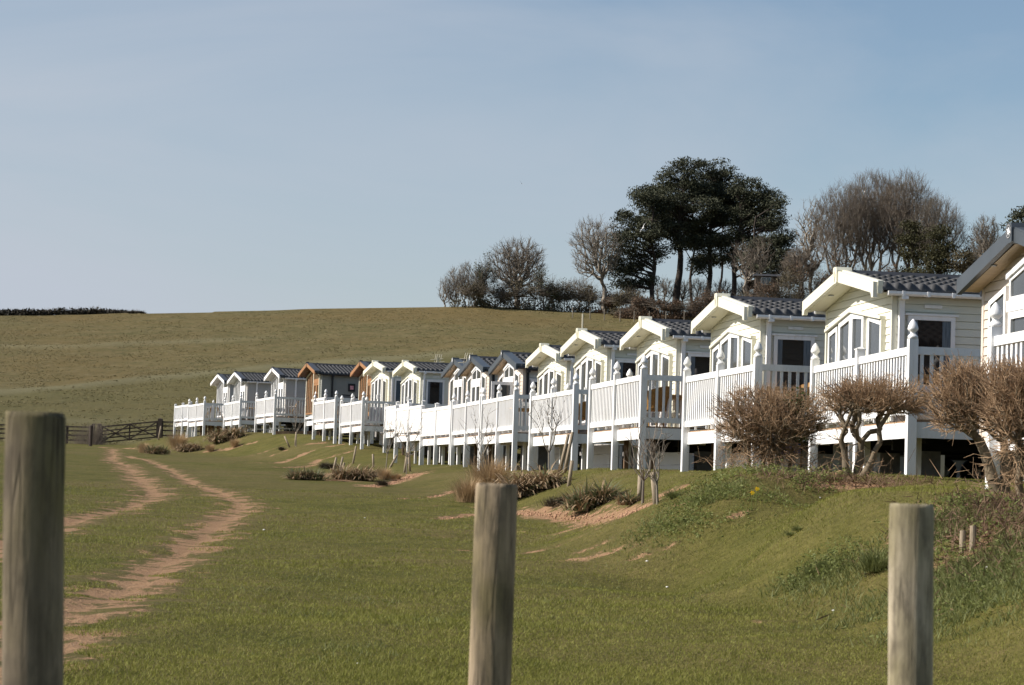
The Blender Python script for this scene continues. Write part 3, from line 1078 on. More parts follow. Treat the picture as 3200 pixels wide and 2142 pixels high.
        if style == 'cream':
            # boxed return at the eaves
            e.add([(-OV + .029, C2 + sgn * (D - .14), zt(D - .14) + .012), (-OV + .029, yD, zt(D) + .012), (-OV + .029, yD, zt(D) - .19), (-OV + .029, C2 + sgn * (D - .14), zt(D) - .17),
                   (-OV + .19, C2 + sgn * (D - .14), zt(D - .14) + .004), (-OV + .15, yD, zt(D) + .004), (-OV + .10, yD, zt(D) - .19), (-OV + .19, C2 + sgn * (D - .14), zt(D) - .16)],
                  [(0, 3, 2, 1), (4, 5, 6, 7), (0, 1, 5, 4), (1, 2, 6, 5), (2, 3, 7, 6), (3, 0, 4, 7)])
        # weathering strip running up the roof edge
        q = [(0.0, zt(0) + .024), (D + .02, zt(D + .02) + .024), (D + .02, zt(D + .02) - .06), (0.0, zt(0) - .06)]
        q = [(C2 + sgn * y, z) for y, z in q]
        wd = -OV + (.12 if style == 'cream' else .26)
        e.prism_x(q if sgn > 0 else q[::-1], -OV + (.031 if style == 'cream' else -.035), wd)
        e.build('verge_trim', S['edge'], root)
    cp = MB()
    zb = zt(0) - hgt
    if style in ('cream', 'dark'):
        pts = [(-.11, zb - .015), (-.06, zb - .035), (.06, zb - .035), (.11, zb - .015), (.11, zt(.11) + .02), (.085, zt(0) + .06), (-.085, zt(0) + .06), (-.11, zt(.11) + .02)]
        cp.prism_x([(C2 + y, z) for y, z in pts][::-1], -OV - .075, -OV + .20)
    else:
        pts = [(-.035, zt(0) - .20), (.035, zt(0) - .20), (.035, zt(0) + .06), (-.035, zt(0) + .06)]
        cp.prism_x([(C2 + y, z) for y, z in pts], -OV - .06, -OV + .10)
    cap = cp.build('apex_cap', S['cap'], root)
    if style == 'cream':
        # raised diamond badge
        q = [(C2, zt(0) - .20), (C2 + .05, zt(0) - .07), (C2, zt(0) + .045), (C2 - .05, zt(0) - .07)]
        q2 = [(C2, zt(0) - .155), (C2 + .032, zt(0) - .07), (C2, zt(0) + .005), (C2 - .032, zt(0) - .07)]
        MB().ring_x(q, q2, -OV - .087, -OV - .0755).build('badge', 'cream_trim', cap)
    elif style == 'dark':
        bd = MB()
        n = 24
        for k in range(n):
            a0, a1 = 2 * math.pi * k / n, 2 * math.pi * (k + 1) / n
            for (r0, r1) in ((0.075, 0.092),):
                bd.add([(-OV - .082, C2 + r0 * math.cos(a0), zt(0) - .05 + r0 * math.sin(a0)), (-OV - .082, C2 + r1 * math.cos(a0), zt(0) - .05 + r1 * math.sin(a0)),
                        (-OV - .082, C2 + r1 * math.cos(a1), zt(0) - .05 + r1 * math.sin(a1)), (-OV - .082, C2 + r0 * math.cos(a1), zt(0) - .05 + r0 * math.sin(a1))],
                       [(0, 1, 2, 3), (3, 2, 1, 0)])
        for a, s_ in ((0.5, 1), (1.9, .8), (3.4, 1), (4.9, .7)):
            c = (C2 + .03 * math.cos(a), zt(0) - .05 + .03 * math.sin(a))
            pp = [(c[0] + .034 * s_ * math.cos(a + t) * (1.3 if k % 2 == 0 else .5), c[1] + .034 * s_ * math.sin(a + t) * (1.3 if k % 2 == 0 else .5))
                  for k, t in enumerate((0, .8, 1.57, 2.4, 3.14, 3.9, 4.7, 5.5))]
            bd.prism_x(pp, -OV - .082, -OV - .0752)
        bd.build('badge', 'white_upvc', cap)
    # gutters and downpipes
    for sgn, yy in ((-1, -EAVE - .05), (1, CW + EAVE + .05)):
        zg = HE - sl * EAVE - 0.035
        g = MB()
        prof = [(yy - .045, zg + .045), (yy - .045, zg), (yy - .022, zg - .028), (yy + .022, zg - .028), (yy + .045, zg), (yy + .045, zg + .045)]
        g.prism_x(prof if sgn > 0 else prof, -OV + .20 if style == 'cream' else -OV + .31, CL + .1)
        xx = 0.1
        while xx < CL:
            g.box(xx - .022, yy - .052, zg - .034, xx + .022, yy + .052, zg + .051)
            xx += 0.42 if xx < 0.8 else 1.0
        g.build('gutter', S['gutter'], root)
    px = 0.085 if style in ('cream', 'dark') else 0.5
    dp = MB().box(px, -0.10, -0.05, px + .085, -0.016, HE - sl * EAVE - .065)
    dp.box(px - .012, -EAVE - .09, HE - sl * EAVE - .115, px + .097, -0.016, HE - sl * EAVE - .064)
    for z in (0.4, 1.2):
        dp.box(px - .014, -0.106, z, px + .099, -0.0155, z + .05)
    dp.build('downpipe', S['gutter'], root)
    # front glazing: y runs from the right wall (0) to the left wall (3.9)
    xf = -0.016
    if style == 'cream':
        dr = 0.235
        y0, y1, ym = 1.40, 2.90, 2.15
        t = lambda y: top_at(rise, y, 0.50)
        for a, b in ((y0, ym - .002), (ym + .002, y1)):
            d = glazed(root, 'door', [(a, .06), (b, .06), (b, t(b)), (a, t(a))], S['frame'], S['glass'], xf, .105, .16, .06)
            hx = b - .05 if a < ym - .1 else a + .05
            MB().box(xf - .10, hx - .02, .95, xf - .061, hx + .02, 1.15).build('handle', 'white_upvc', d)
        for a, b in ((0.42, 1.18), (3.02, 3.58)):
            glazed(root, 'window', [(a, .10), (b, .10), (b, t(b) - .03), (a, t(a) - .03)], S['frame'], S['glass'], xf, .075, .1)
        tm = MB()
        tt = lambda y: top_at(rise, y, 0.475)
        # moulding that follows the gable over the doors
        for a, b in ((0.34, ym), (ym, 3.66)):
            tm.prism_x([(a, t(a) + .004), (b, t(b) + .004), (b, tt(b) + .03), (a, tt(a) + .03)], xf - .10, xf + .004)
        for a in (0.33, 3.61):
            tm.box(xf - .075, a, .05, xf + .003, a + .055, t(a) + .002)
        for a in (1.26, 2.94):
            tm.box(xf - .03, a - .05, .05, xf + .002, a + .05 - (.03 if a > 2 else 0), t(a) - .01)
        tm.build('window_trim', S['trim'], root)
    elif style == 'dark':
        y0, y1, ym = 1.22, 2.70, 1.96
        t = lambda y: top_at(rise, y, 0.26)
        for a, b in ((y0, ym - .002), (ym + .002, y1)):
            d = glazed(root, 'door', [(a, .06), (b, .06), (b, 1.78), (a, 1.78)], S['frame'], S['glass'], xf, .10, .16, .06)
            MB().box(xf - .10, b - .07, .95, xf - .061, b - .03, 1.15).build('handle', 'white_upvc', d)
        MB().box(xf - .07, y0 - .05, 1.782, xf + .002, y1 + .05, 1.93).build('lintel', S['frame'], root)
        for a, b in ((y0, ym), (ym, y1)):
            glazed(root, 'gable_window', [(a, 1.932), (b, 1.932), (b, t(b)), (a, t(a))], S['frame'], S['glass'], xf, .05, .05)
        for a, b in ((0.42, 1.08), (2.84, 3.52)):
            glazed(root, 'window', [(a, .10), (b, .10), (b, t(b) - .05), (a, t(a) - .05)], S['frame'], S['glass'], xf, .075, .1)
        tm = MB()
        for a, b in ((y0 - .06, C2), (C2, y1 + .06)):
            tm.prism_x([(a, t(a) + .004), (b, t(b) + .004), (b, t(b) + .085), (a, t(a) + .085)], xf - .08, xf + .004)
        tm.build('window_trim', 'white_upvc', root)
    else:
        t = lambda y: top_at(rise, y, 0.20)
        n = 4
        for k in range(n):
            a = 1.98 + k * (1.66 / n)
            b = a + 1.66 / n - .004
            glazed(root, 'window', [(a, .08), (b, .08), (b, t(b)), (a, t(a))], S['frame'], S['glass'], xf, .045, .08)
        d0 = 0.46
        for a, b in ((d0, d0 + .64), (d0 + .644, d0 + 1.29)):
            d = glazed(root, 'door', [(a, .06), (b, .06), (b, 1.72), (a, 1.72)], S['frame'], S['glass'], xf, .12, .2, .06)
            MB().box(xf - .10, b - .08, .95, xf - .061, b - .04, 1.12).build('handle', S['frame'], d)
        MB().box(xf - .07, d0 - .06, 1.722, xf + .002, d0 + 1.36, 1.90).build('lintel', S['frame'], root)
        glazed(root, 'gable_window', [(d0, 1.902), (d0 + 1.29, 1.902), (d0 + 1.29, t(d0 + 1.29)), (d0, t(d0))], S['frame'], S['glass'], xf, .05, .05)
        tm = MB()
        tm.prism_x([(0.36, t(.36) + .004), (C2 + .02, t(C2) + .004), (C2 + .02, t(C2) + .06), (0.36, t(.36) + .06)], xf - .075, xf + .004)
        tm.prism_x([(C2 + .022, t(C2) + .004), (3.72, t(3.72) + .004), (3.72, t(3.72) + .06), (C2 + .022, t(C2) + .06)], xf - .075, xf + .004)
        for a in (0.36, 1.80, 3.66):
            tm.box(xf - .072, a, .05, xf + .003, a + .085, t(a) + .002)
        tm.build('window_trim', S['frame'] if style == 'white' else 'cream_trim', root)
    # right hand wall: window, shelf, vent
    if style in ('cream', 'dark'):
        a, b = 0.24, 1.04
        m = MB()
        o_, i_ = [(a, .62), (b, .62), (b, 1.82), (a, 1.82)], [(a + .07, .69), (b - .07, .69), (b - .07, 1.75), (a + .07, 1.75)]

        def ring_y(o_, i_, y0, y1):
            n = 4
            vs = [(p[0], y0, p[1]) for p in o_] + [(p[0], y0, p[1]) for p in i_] + [(p[0], y1, p[1]) for p in o_] + [(p[0], y1, p[1]) for p in i_]
            fs = []
            for i in range(n):
                j = (i + 1) % n
                fs += [(i, n + i, n + j, j), (2 * n + i, 2 * n + j, 3 * n + j, 3 * n + i), (i, j, 2 * n + j, 2 * n + i), (n + i, 3 * n + i, 3 * n + j, n + j)]
            return vs, fs
        m.add(*ring_y(o_, i_, -.07, -.016))
        m.box(a - .05, -.085, 1.822, b + .05, -.0162, 1.855)
        m.box(a - .05, -.10, .575, b + .05, -.0162, .618)
        wn = m.build('window', 'white_upvc', root)
        MB().box(a + .069, -.045, .689, b - .069, -.03, 1.751).build('pane', 'dark_glass', wn)
        for c0, c1 in ((a + .07, a + .17), (b - .21, b - .07)):
            MB().box(c0, -.0465, .70, c1, -.0452, 1.748).build('curtain', 'blue_curtain', wn)
        MB().box(a + .28, -.045, 1.95, a + .58, -.0165, 2.005).build('vent', 'white_upvc', root)
        # further window down the side
        a2 = 3.2
        m = MB()
        o_, i_ = [(a2, .85), (a2 + 1.3, .85), (a2 + 1.3, 1.82), (a2, 1.82)], [(a2 + .07, .92), (a2 + 1.23, .92), (a2 + 1.23, 1.75), (a2 + .07, 1.75)]
        m.add(*ring_y(o_, i_, -.07, -.016))
        wn = m.build('window', 'white_upvc', root)
        MB().box(a2 + .069, -.045, .919, a2 + 1.231, -.03, 1.751).build('pane', 'dark_glass', wn)
    return root


def place(o, p, phi):
    o.location = p
    o.rotation_euler = (0, 0, phi)


# pixel readings: left wall edge, right wall edge, cap (x, y)
CARS = [('dark', 3072, None, (3150, 699), 0), ('cream', 2583, 2788, (2615, 837), 1), ('cream', 2225, 2376, (2242.5, 918.4), 2),
        ('cream', 1992, 2114, (2001.4, 990), 3), ('cream', 1800.5, 1895, (1799, 1026.7), 4), ('cream', 1679, 1775, (1685.7, 1073.6), 5),
        ('dark', 1555, 1636, (1567.6, 1095.6), 6), ('dark', 1458, 1529, (1471.6, 1109.4), 7), ('dark', 1404, 1470, (1419.5, 1118.4), 8),
        ('cream', 1255, 1314.5, (1254, 1126), 9), ('cream', 1158, 1220, (1160.6, 1127), 10), ('brown', 1125.5, 1176, (1123.5, 1127), 11),
        ('brown', 959.4, 1005.7, (958.5, 1132), 12), ('white', 850, 893.8, (849.4, 1147), 13), ('white', 733.5, 773, (733.5, 1160), 14),
        ('white', 678, 720.6, (681.8, 1167), 15)]
heads, ymids = [], []
for st, xl, xr, cap_, k in CARS:
    d = DECKS[k]
    yl = d.get('car_yl', d['ym'] + d['hw'] - 0.1)
    yr = yl - CW * 0.985
    if xr:
        Xl, Xr = ray(xl, 1150)[0] * yl, ray(xr, 1150)[0] * yr
        heads.append(math.atan2(Xr - Xl, yl - yr))
        ymids.append(d['ym'])
pf = np.polyfit(ymids, heads, 2)
CAR_OBJ = []
CAR_LABELS = [
    'pinkish beige caravan with a steep dark gable and round badge at the right edge',
    'cream caravan with a dark tiled roof, second from the right, tallest of the cream ones',
    'cream caravan behind the round brown hedge bush, third from the right',
    'cream caravan with a wide white picket deck, fourth from the right, below the tall pines',
    'cream caravan with a thin pole standing behind its roof, fifth from the right',
    'small looking cream caravan right of the three dark gabled ones',
    'dark gabled beige caravan with its white door standing open',
    'dark gabled beige caravan in the middle of the three dark gabled ones',
    'dark gabled beige caravan, leftmost and most hidden of the three dark gabled ones',
    'cream caravan with a large brown side window, left of the dark gabled ones',
    'cream caravan with a blue curtained side window, beside the brown gabled ones',
    'brown gabled caravan mostly hidden behind a cream caravan',
    'grey caravan with brown timber gable and a small pink square window on its side',
    'grey caravan with white gable beside the brown gabled one',
    'grey caravan with white gable, second from the left end of the row',
    'grey caravan with white gable at the far left end of the row',
]
PROTO = {}
for n_, (st, xl, xr, cap_, k) in enumerate(CARS):
    if st not in PROTO:
        o = make_caravan(st, skirt=(st == 'cream'))
        PROTO[st] = o
    else:
        o = copy_tree(PROTO[st])
    d = DECKS[k]
    yl = d.get('car_yl', d['ym'] + d['hw'] - 0.1)
    phi = float(np.polyval(pf, d['ym']))
    phi = max(phi, R(6))
    S = STYLES[st]
    pc = at(cap_[0], cap_[1], yl - CW / 2)
    z = pc[2] - (HE + S['rise'] + 0.155 + 0.06)
    if xr:
        Xm = (ray(xl, 1150)[0] * yl + ray(xr, 1150)[0] * (yl - CW)) / 2
    else:
        Xm = ray(xl, 1000)[0] * yl + C2 * math.sin(R(8))
        phi = R(8)
    u = np.array([-math.sin(phi), math.cos(phi)])
    mid = np.array([Xm, yl - C2])
    org = mid - u * C2
    for _ in range(3):
        top = org + u * CW
        x0_ = project((org[0], org[1], z + 1.5))[0]
        x1_ = project((top[0], top[1], z + 1.5))[0]
        err = ((xl - x1_) + (xr - x0_)) / 2 if xr else xl - x1_
        org = org + np.array([err * org[1] / F, 0])
    place(o, (org[0], org[1], z), phi)
    o['label'] = CAR_LABELS[n_]
    o['category'] = 'caravan'
    o['group'] = 'static holiday caravans in a row'
    CAR_OBJ.append(dict(o=o, org=org, z=z, phi=phi, st=st, deck=k))

for k in (0, 1):
    for ch in list(CAR_OBJ[k]['o'].children):
        if ch.name.split('.')[0] == 'skirting':
            bpy.data.objects.remove(ch)
# things only one caravan shows
c = CAR_OBJ[6]['o']         # open door
dm = MB()
dm.ring_x([(0.0, .07), (.74, .07), (.74, 1.77), (0.0, 1.77)], [(.10, .23), (.64, .23), (.64, 1.66), (.10, 1.66)], -.03, .03)
od = dm.build('open_door', 'white_upvc', c)
MB().prism_x([(.099, .229), (.641, .229), (.641, 1.661), (.099, 1.661)], -.008, .008).build('pane', 'door_glass', od)
od.location = (-0.09, 1.20, 0)
od.rotation_euler = (0, 0, R(90))
c = CAR_OBJ[12]['o']        # dark square window with pink glass, swoosh on the wall
m = MB().box(1.42, -.06, 1.30, 1.80, -.016, 1.72)
sw = m.build('square_window', 'black_plastic', c)
MB().box(1.52, -.068, 1.41, 1.71, -.0602, 1.61).build('pane', 'pink_glass', sw)
m = MB()
pl_ = [(1.12, .82), (1.12, 1.14), (1.5, 1.12), (1.9, 1.04), (2.2, .94), (2.2, .82)]
m.add([(x, -.017, z) for x, z in pl_], [tuple(range(5, -1, -1))])
m.add([(x, -.0195, z) for x, z in [(1.12, 1.14), (1.5, 1.12), (1.9, 1.04), (2.2, .94), (2.2, .90), (1.9, .99), (1.5, 1.08), (1.12, 1.105)]], [tuple(range(7, -1, -1))])
dcl = m.build('wall_graphic', 'decal_grey', c)
MB().add([(x, -.0215, z) for x, z in [(1.12, 1.14), (1.5, 1.12), (1.9, 1.04), (2.2, .94), (2.2, .88), (1.9, .97), (1.5, 1.065), (1.12, 1.10)]], [tuple(range(7, -1, -1))]).build('stripe', 'black_plastic', dcl)
c = CAR_OBJ[10]['o']        # blue curtain
for ch in c.children:
    if ch.name.split('.')[0] == 'window':
        for p in ch.children:
            p_me = p.data.copy()
            if abs(p_me.vertices[0].co.y) < 0.1:
                p_me.materials.clear()
                p_me.materials.append(MATS['curtain_glass'])
                p.data = p_me


# ------------------------------------------------------------------ raised decks with balustrades
def finial(kind, s=0.14):
    m = MB()
    if kind == 'acorn':
        h = s / 2
        m.lathe([(h * 1.12, 0), (h * 1.12, .035), (h * .95, .05), (h * .60, .075), (h * .55, .095), (h * .80, .115), (h * 1.13, .135), (h * 1.16, .16),
                 (h * .98, .205), (h * .68, .25), (h * .34, .285), (h * .06, .305)], 16, power=0.25)
        return m.mesh('finial', True)
    h = s / 2 + .012
    m.box(-h, -h, 0, h, h, .02)
    m.add([(-h, -h, .0205), (h, -h, .0205), (h, h, .0205), (-h, h, .0205), (0, 0, .055)], [(0, 1, 4), (1, 2, 4), (2, 3, 4), (3, 0, 4)])
    return m.mesh('post_cap')


FIN = {'acorn': finial('acorn'), 'flat': finial('flat')}
for me_ in FIN.values():
    me_.materials.append(MATS['white_upvc'])


def rail_bay(p, q, style, thick=0.06, pitch=0.165, pw=0.074):
    """one balustrade bay between two posts, (x, y) to (x, y)"""
    p, q = np.array(p, float), np.array(q, float)
    L = np.linalg.norm(q - p)
    u = (q - p) / L
    nrm = np.array([-u[1], u[0]])
    m = MB()

    def blk(a, b, z0, z1, t):
        c0, c1 = p + u * a, p + u * b
        e = nrm * t / 2
        m.add([(*(c0 - e), z0), (*(c1 - e), z0), (*(c1 + e), z0), (*(c0 + e), z0), (*(c0 - e), z1), (*(c1 - e), z1), (*(c1 + e), z1), (*(c0 + e), z1)],
              [(0, 3, 2, 1), (4, 5, 6, 7), (0, 1, 5, 4), (1, 2, 6, 5), (2, 3, 7, 6), (3, 0, 4, 7)])
    a, b = .072, L - .072
    blk(a, b, 1.00, 1.12, .075)
    blk(a, b, .075, .19, .07)
    if style == 'solid':
        blk(a, b, .188, 1.002, .03)
    else:
        n = max(2, int((b - a) / pitch))
        st = (b - a) / n
        for k in range(n):
            c_ = a + st * (k + .5)
            blk(c_ - pw / 2, c_ + pw / 2, .189, 1.001, thick * .6)
    # little feet under the bottom rail
    for c_ in (L * .35, L * .68):
        blk(c_ - .02, c_ + .02, .003, .0755, .04)
    return m


DECK_LABELS = [
    'white picket deck nearest the right edge, under the dark gabled beige caravan',
    'white picket deck behind the mushroom shaped hedge bush, second from the right',
    'white picket deck partly hidden by the round brown hedge bush, third from the right',
    'white picket deck with a wicker chair behind its side rail, fourth from the right',
    'white picket deck right behind the brown strap leaved clump, fifth from the right',
    'white picket deck in front of the caravan with the open door',
    'white picket deck in front of the middle dark gabled caravan',
    'white deck with flat capped posts, nearest of the three solid panelled decks',
    'white deck with flat capped posts, middle of the three solid panelled decks',
    'white deck with flat capped posts, farthest of the three solid panelled decks',
    'white deck with acorn posts and a wooden table, just left of the solid panelled decks',
    'white acorn posted deck before the brown gabled caravans, nearer of two overlapping decks',
    'white acorn posted deck before the brown gabled caravans, half hidden behind a nearer deck',
    'white deck with a folding chair, above a timber edging on the left bank',
    'white deck on posts above a straw clump, third from the left end',
    'white deck with two brown chairs behind its side rail, second from the left end',
    'white deck with flat capped posts at the far left, nearest the field gate',
]
DECK_OBJ = []
for k, d in enumerate(DECKS):
    Lp, Rp = d['L'][:2], d['Rp'][:2]
    w = float(np.linalg.norm(Lp - Rp))
    phi = math.atan2(-(Lp[0] - Rp[0]), Lp[1] - Rp[1])
    z0 = d['rail'] - 1.12
    root = empty('raised_deck', (Rp[0], Rp[1], z0), phi)
    tag(root, DECK_LABELS[k], 'deck', 'white decks in front of the caravans')
    u = np.array([-math.sin(phi), math.cos(phi)])
    v = np.array([math.cos(phi), math.sin(phi)])
    car = next((c for c in CAR_OBJ if c['deck'] == k), None)
    if car:
        rel = car['org'] - Rp
        fx, uy = float(rel @ v), float(rel @ u)
        far = rel + CW * np.array([-math.sin(car['phi']), math.cos(car['phi'])])
        fx = min(fx, float(far @ v))
    else:
        fx, uy = 1.4, 1.7
    if 'car_yl' in d:
        uy = w - .3
    fx, uy = max(fx, 0.10), max(min(uy, w - .3), 1.0)
    d['fx'], d['uy'], d['z0'], d['phi'], d['w'], d['u'], d['v'] = fx, uy, z0, phi, w, u, v
    side = 3.6
    # platform boards
    pf_ = MB()
    if fx > .16:
        x = 0.08
        while x < fx - .08:
            e = min(x + .14, fx - .03)
            pf_.box(x, .05, -.03, e - .006, w - .05, 0)
            x += .14
    x = max(fx, .08)
    while x < side:
        pf_.box(x, .05, -.03, x + .134, uy - .06, 0)
        x += .14
    pf_.build('deck_boards', 'deck_board', root)
    fs = MB()
    fs.box(.035, -.01, -.28, .066, w + .01, -.035)
    fs.box(.0665, -.01, -.28, side + .02, .022, -.035)
    fs.box(.0665, w - .022, -.28, max(fx - .02, .3), w + .01, -.035)
    fs.build('fascia', 'white_upvc', root)
    jo = MB()
    jo.box(.068, .03, -.22, .11, w - .03, -.031)
    y = .25
    while y < uy - .1:
        jo.box(.112, y, -.20, side - .02, y + .045, -.032)
        y += .45
    jo.build('joist', 'joist_timber', root)

    def post(x, y, fin=True, top=1.24, s=0.14):
        wp_ = Rp + v * x + u * y
        b = gz(*wp_) - z0 - .12
        m = MB().box(-s / 2, -s / 2, b, s / 2, s / 2, top)
        o = m.build('post', 'white_upvc', root, loc=(x, y, 0))
        if fin:
            f = link('finial' if fin == 'acorn' else 'post_cap', FIN[fin], None, o, (0, 0, top + .0005))
        return o
    cap = d['cap']
    post(0, 0, cap)
    post(0, w / 2, 'flat' if k == 1 else cap)
    post(0, w, cap)
    post(1.85, 0, cap, 1.15)
    post(side - .05, 0, cap, 1.15)
    if fx > .9:
        post(fx - .12, w, cap)
    for x, y in ((.6, w * .27), (.6, w * .77), (1.9, uy - .3), (side - .2, uy - .3)):
        wp_ = Rp + v * x + u * y
        b = gz(*wp_) - z0 - .1
        MB().box(-.05, -.05, b, .05, .05, -.201).build('leg', 'white_upvc' if k % 3 else 'joist_timber', root, loc=(x, y, 0))
    rail_bay((0, 0), (0, w / 2), d['style']).build('balustrade', 'white_panel' if d['style'] == 'solid' else 'white_upvc', root)
    rail_bay((0, w / 2), (0, w), d['style']).build('balustrade', 'white_panel' if d['style'] == 'solid' else 'white_upvc', root)
    rail_bay((0, 0), (1.85, 0), 'picket', .07, .150, .05).build('balustrade', 'white_upvc', root)
    rail_bay((1.85, 0), (side - .05, 0), 'picket', .07, .150, .05).build('balustrade', 'white_upvc', root)
    if fx > .9:
        rail_bay((0, w), (fx - .12, w), 'picket', .07, .150, .05).build('balustrade', 'white_upvc', root)
    DECK_OBJ.append(root)


# ------------------------------------------------------------------ furniture and bits on and under the decks
def on_deck(k, x, y, z=0.0):
    d = DECKS[k]
    p = d['Rp'][:2] + d['v'] * x + d['u'] * y
    return (p[0], p[1], d['z0'] + z)


def make_wicker():
    root = empty('wicker_chair', (0, 0, 0))
    # flared tub back of woven ribs
    m = MB()
    n, rows = 22, 7
    vs, fs = [], []
    for shell in (0, 1):
        for j in range(rows):
            t = j / (rows - 1)
            for i in range(n):
                a = R(-115 + 230 * i / (n - 1))
                top = .50 + .42 * (0.35 + 0.65 * math.cos(a / 2) ** 2)
                z = .40 + (top - .40) * t
                r = .27 + .10 * t + .012 * math.cos(i * math.pi) - .022 * shell
                vs.append((-r * math.cos(a), r * math.sin(a), z))
    N = n * rows
    for j in range(rows - 1):
        for i in range(n - 1):
            a = j * n + i
            fs += [(a, a + 1, a + n + 1, a + n), (N + a, N + a + n, N + a + n + 1, N + a + 1)]
    for i in range(n - 1):
        a = (rows - 1) * n + i
        fs.append((a, a + 1, N + a + 1, N + a))
        fs.append((i, N + i, N + i + 1, i + 1))
    for j in range(rows - 1):
        a = j * n
        fs += [(a, a + n, N + a + n, N + a), (a + n - 1, N + a + n - 1, N + a + 2 * n - 1, a + 2 * n - 1)]
    m.add(vs, fs)
    m.build('backrest', 'wicker', root)
    MB().lathe([(.27, .36), (.30, .38), (.30, .43), (.26, .45)], 20).build('seat', 'wicker', root)
    for a in (45, 135, 225, 315):
        x, y = .23 * math.cos(R(a)), .23 * math.sin(R(a))
        MB().bar((x * 1.15, y * 1.15, 0), (x, y, .37), .02).build('leg', 'wicker', root)
    return root


def make_table(round_=False):
    root = empty('patio_table', (0, 0, 0))
    m = MB()
    if round_:
        m.lathe([(.02, .70), (.50, .70), (.52, .715), (.52, .735), (.50, .745), (.01, .745)], 24)
    else:
        for i in range(6):
            m.box(-.62, -.42 + i * .142, .71, .62, -.42 + i * .142 + .13, .742)
    m.build('table_top', 'table_wood', root)
    a = MB()
    a.box(-.55, -.36, .655, .55, .36, .709) if not round_ else a.lathe([(.3, .66), (.3, .699)], 16)
    a.build('apron', 'table_wood', root)
    for x in (-.5, .5):
        for y in (-.33, .33):
            k = .7 if round_ else 1
            MB().bar((x * k * 1.05, y * k * 1.05, 0), (x * k * .9, y * k * .9, .66), .026).build('leg', 'white_plastic', root)
    return root


def make_folding():
    root = empty('folding_chair', (0, 0, 0))
    m = MB()
    for i in range(5):
        m.box(-.2 + i * .085, -.22, .43, -.2 + i * .085 + .07, .22, .45)
    m.build('seat', 'table_wood', root)
    MB().plank((.24, -.23, .72), (.24, .23, .72), .38, .025, (.25, 0, 1)).build('backrest', 'wicker', root)
    for y in (-.235, .235):
        MB().bar((-.22, y, 0), (.30, y, .93), .016).build('leg', 'table_wood', root)
        MB().bar((.26, y, 0), (-.22, y, .44), .016).build('leg', 'table_wood', root)
        MB().plank((-.24, y, .62), (.22, y, .64), .03, .05, (0, 0, 1)).build('armrest', 'white_plastic', root)
    return root


PRO = {'wicker': make_wicker(), 'table': make_table(), 'round': make_table(True), 'fold': make_folding()}
USED = set()


def put(kind, loc, rz, label, cat, group):
    o = PRO[kind] if kind not in USED else copy_tree(PRO[kind])
    USED.add(kind)
    place(o, loc, rz)
    return tag(o, label, cat, group)


gch = 'chairs out on the decks'
gtb = 'tables out on the decks'
put('wicker', on_deck(3, .45, .95), R(150), 'brown wicker tub chair seen through the side rail below the tall pines', 'chair', gch)
put('table', on_deck(3, 1.25, 1.2), R(8), 'wooden slatted table beside the wicker tub chair on the fourth deck from the right', 'table', gtb)
put('wicker', on_deck(4, .42, .9), R(160), 'brown wicker tub chair squeezed between two white posts on the fifth deck from the right', 'chair', gch)
put('wicker', on_deck(2, 1.15, .9), R(200), 'brown wicker tub chair showing its top above the round brown hedge bush', 'chair', gch)
put('table', on_deck(2, .62, 1.0), R(8), 'wooden slatted table beside the chair behind the round brown hedge bush', 'table', gtb)
put('table', on_deck(5, .62, .95), R(8), 'wooden slatted table on the deck of the caravan with the open door', 'table', gtb)
put('table', on_deck(1, .72, 1.2), R(8), 'wooden slatted table behind the mushroom shaped hedge bush', 'table', gtb)
put('table', on_deck(10, 1.1, .9), R(10), 'wooden table behind the side rail left of the solid white decks', 'table', gtb)
put('wicker', on_deck(11, .35, .8), R(160), 'brown chair half hidden behind the posts of the overlapping decks', 'chair', gch)
put('fold', on_deck(13, 1.15, .8), R(0), 'brown folding chair alone on the deck above the timber edging', 'chair', gch)
put('round', on_deck(14, .9, .8), R(0), 'round wooden table on the deck third from the left end', 'table', gtb)
put('fold', on_deck(15, .3, .8), R(0), 'brown chair close to the corner post on the deck second from the left end', 'chair', gch)
put('fold', on_deck(15, 1.25, .8), R(180), 'brown chair behind the side rail middle, deck second from the left end', 'chair', gch)

# lilac cloth hung behind the rail of the tenth deck
m = MB()
n = 14
vs = []
for j in range(2):
    for i in range(n):
        vs += [(i * .11, .03 * math.sin(i * 1.4), .12 + .72 * j)]
m.add(vs, [(i, i + 1, n + i + 1, n + i) for i in range(n - 1)])
b = [(x, y + .02, z) for x, y, z in vs]
m.add(b, [(i, n + i, n + i + 1, i + 1) for i in range(n - 1)])
o = m.build('hanging_cloth', 'cloth_lilac')
o.location = on_deck(10, .3, .12)
o.rotation_euler = (0, 0, DECKS[10]['phi'])
tag(o, 'pale lilac cloth hanging behind the side rail under the wooden table', 'cloth')


def ground_pt(k, x, y, dz=0.0):
    d = DECKS[k]
    p = d['Rp'][:2] + d['v'] * x + d['u'] * y
    return (p[0], p[1], gz(p[0], p[1]) + dz)


root = empty('storage_box', ground_pt(2, .95, 1.25), DECKS[2]['phi'])
tag(root, 'blue lidded storage box on a white base under the third deck from the right', 'box')
MB().box(-.2, -.2, 0, .2, .2, .42).build('base', 'white_plastic', root)
m = MB().box(-.21, -.21, .421, .21, .21, .70)
m.box(-.23, -.23, .701, .23, .23, .75)
m.build('box_lid', 'blue_plastic', root)


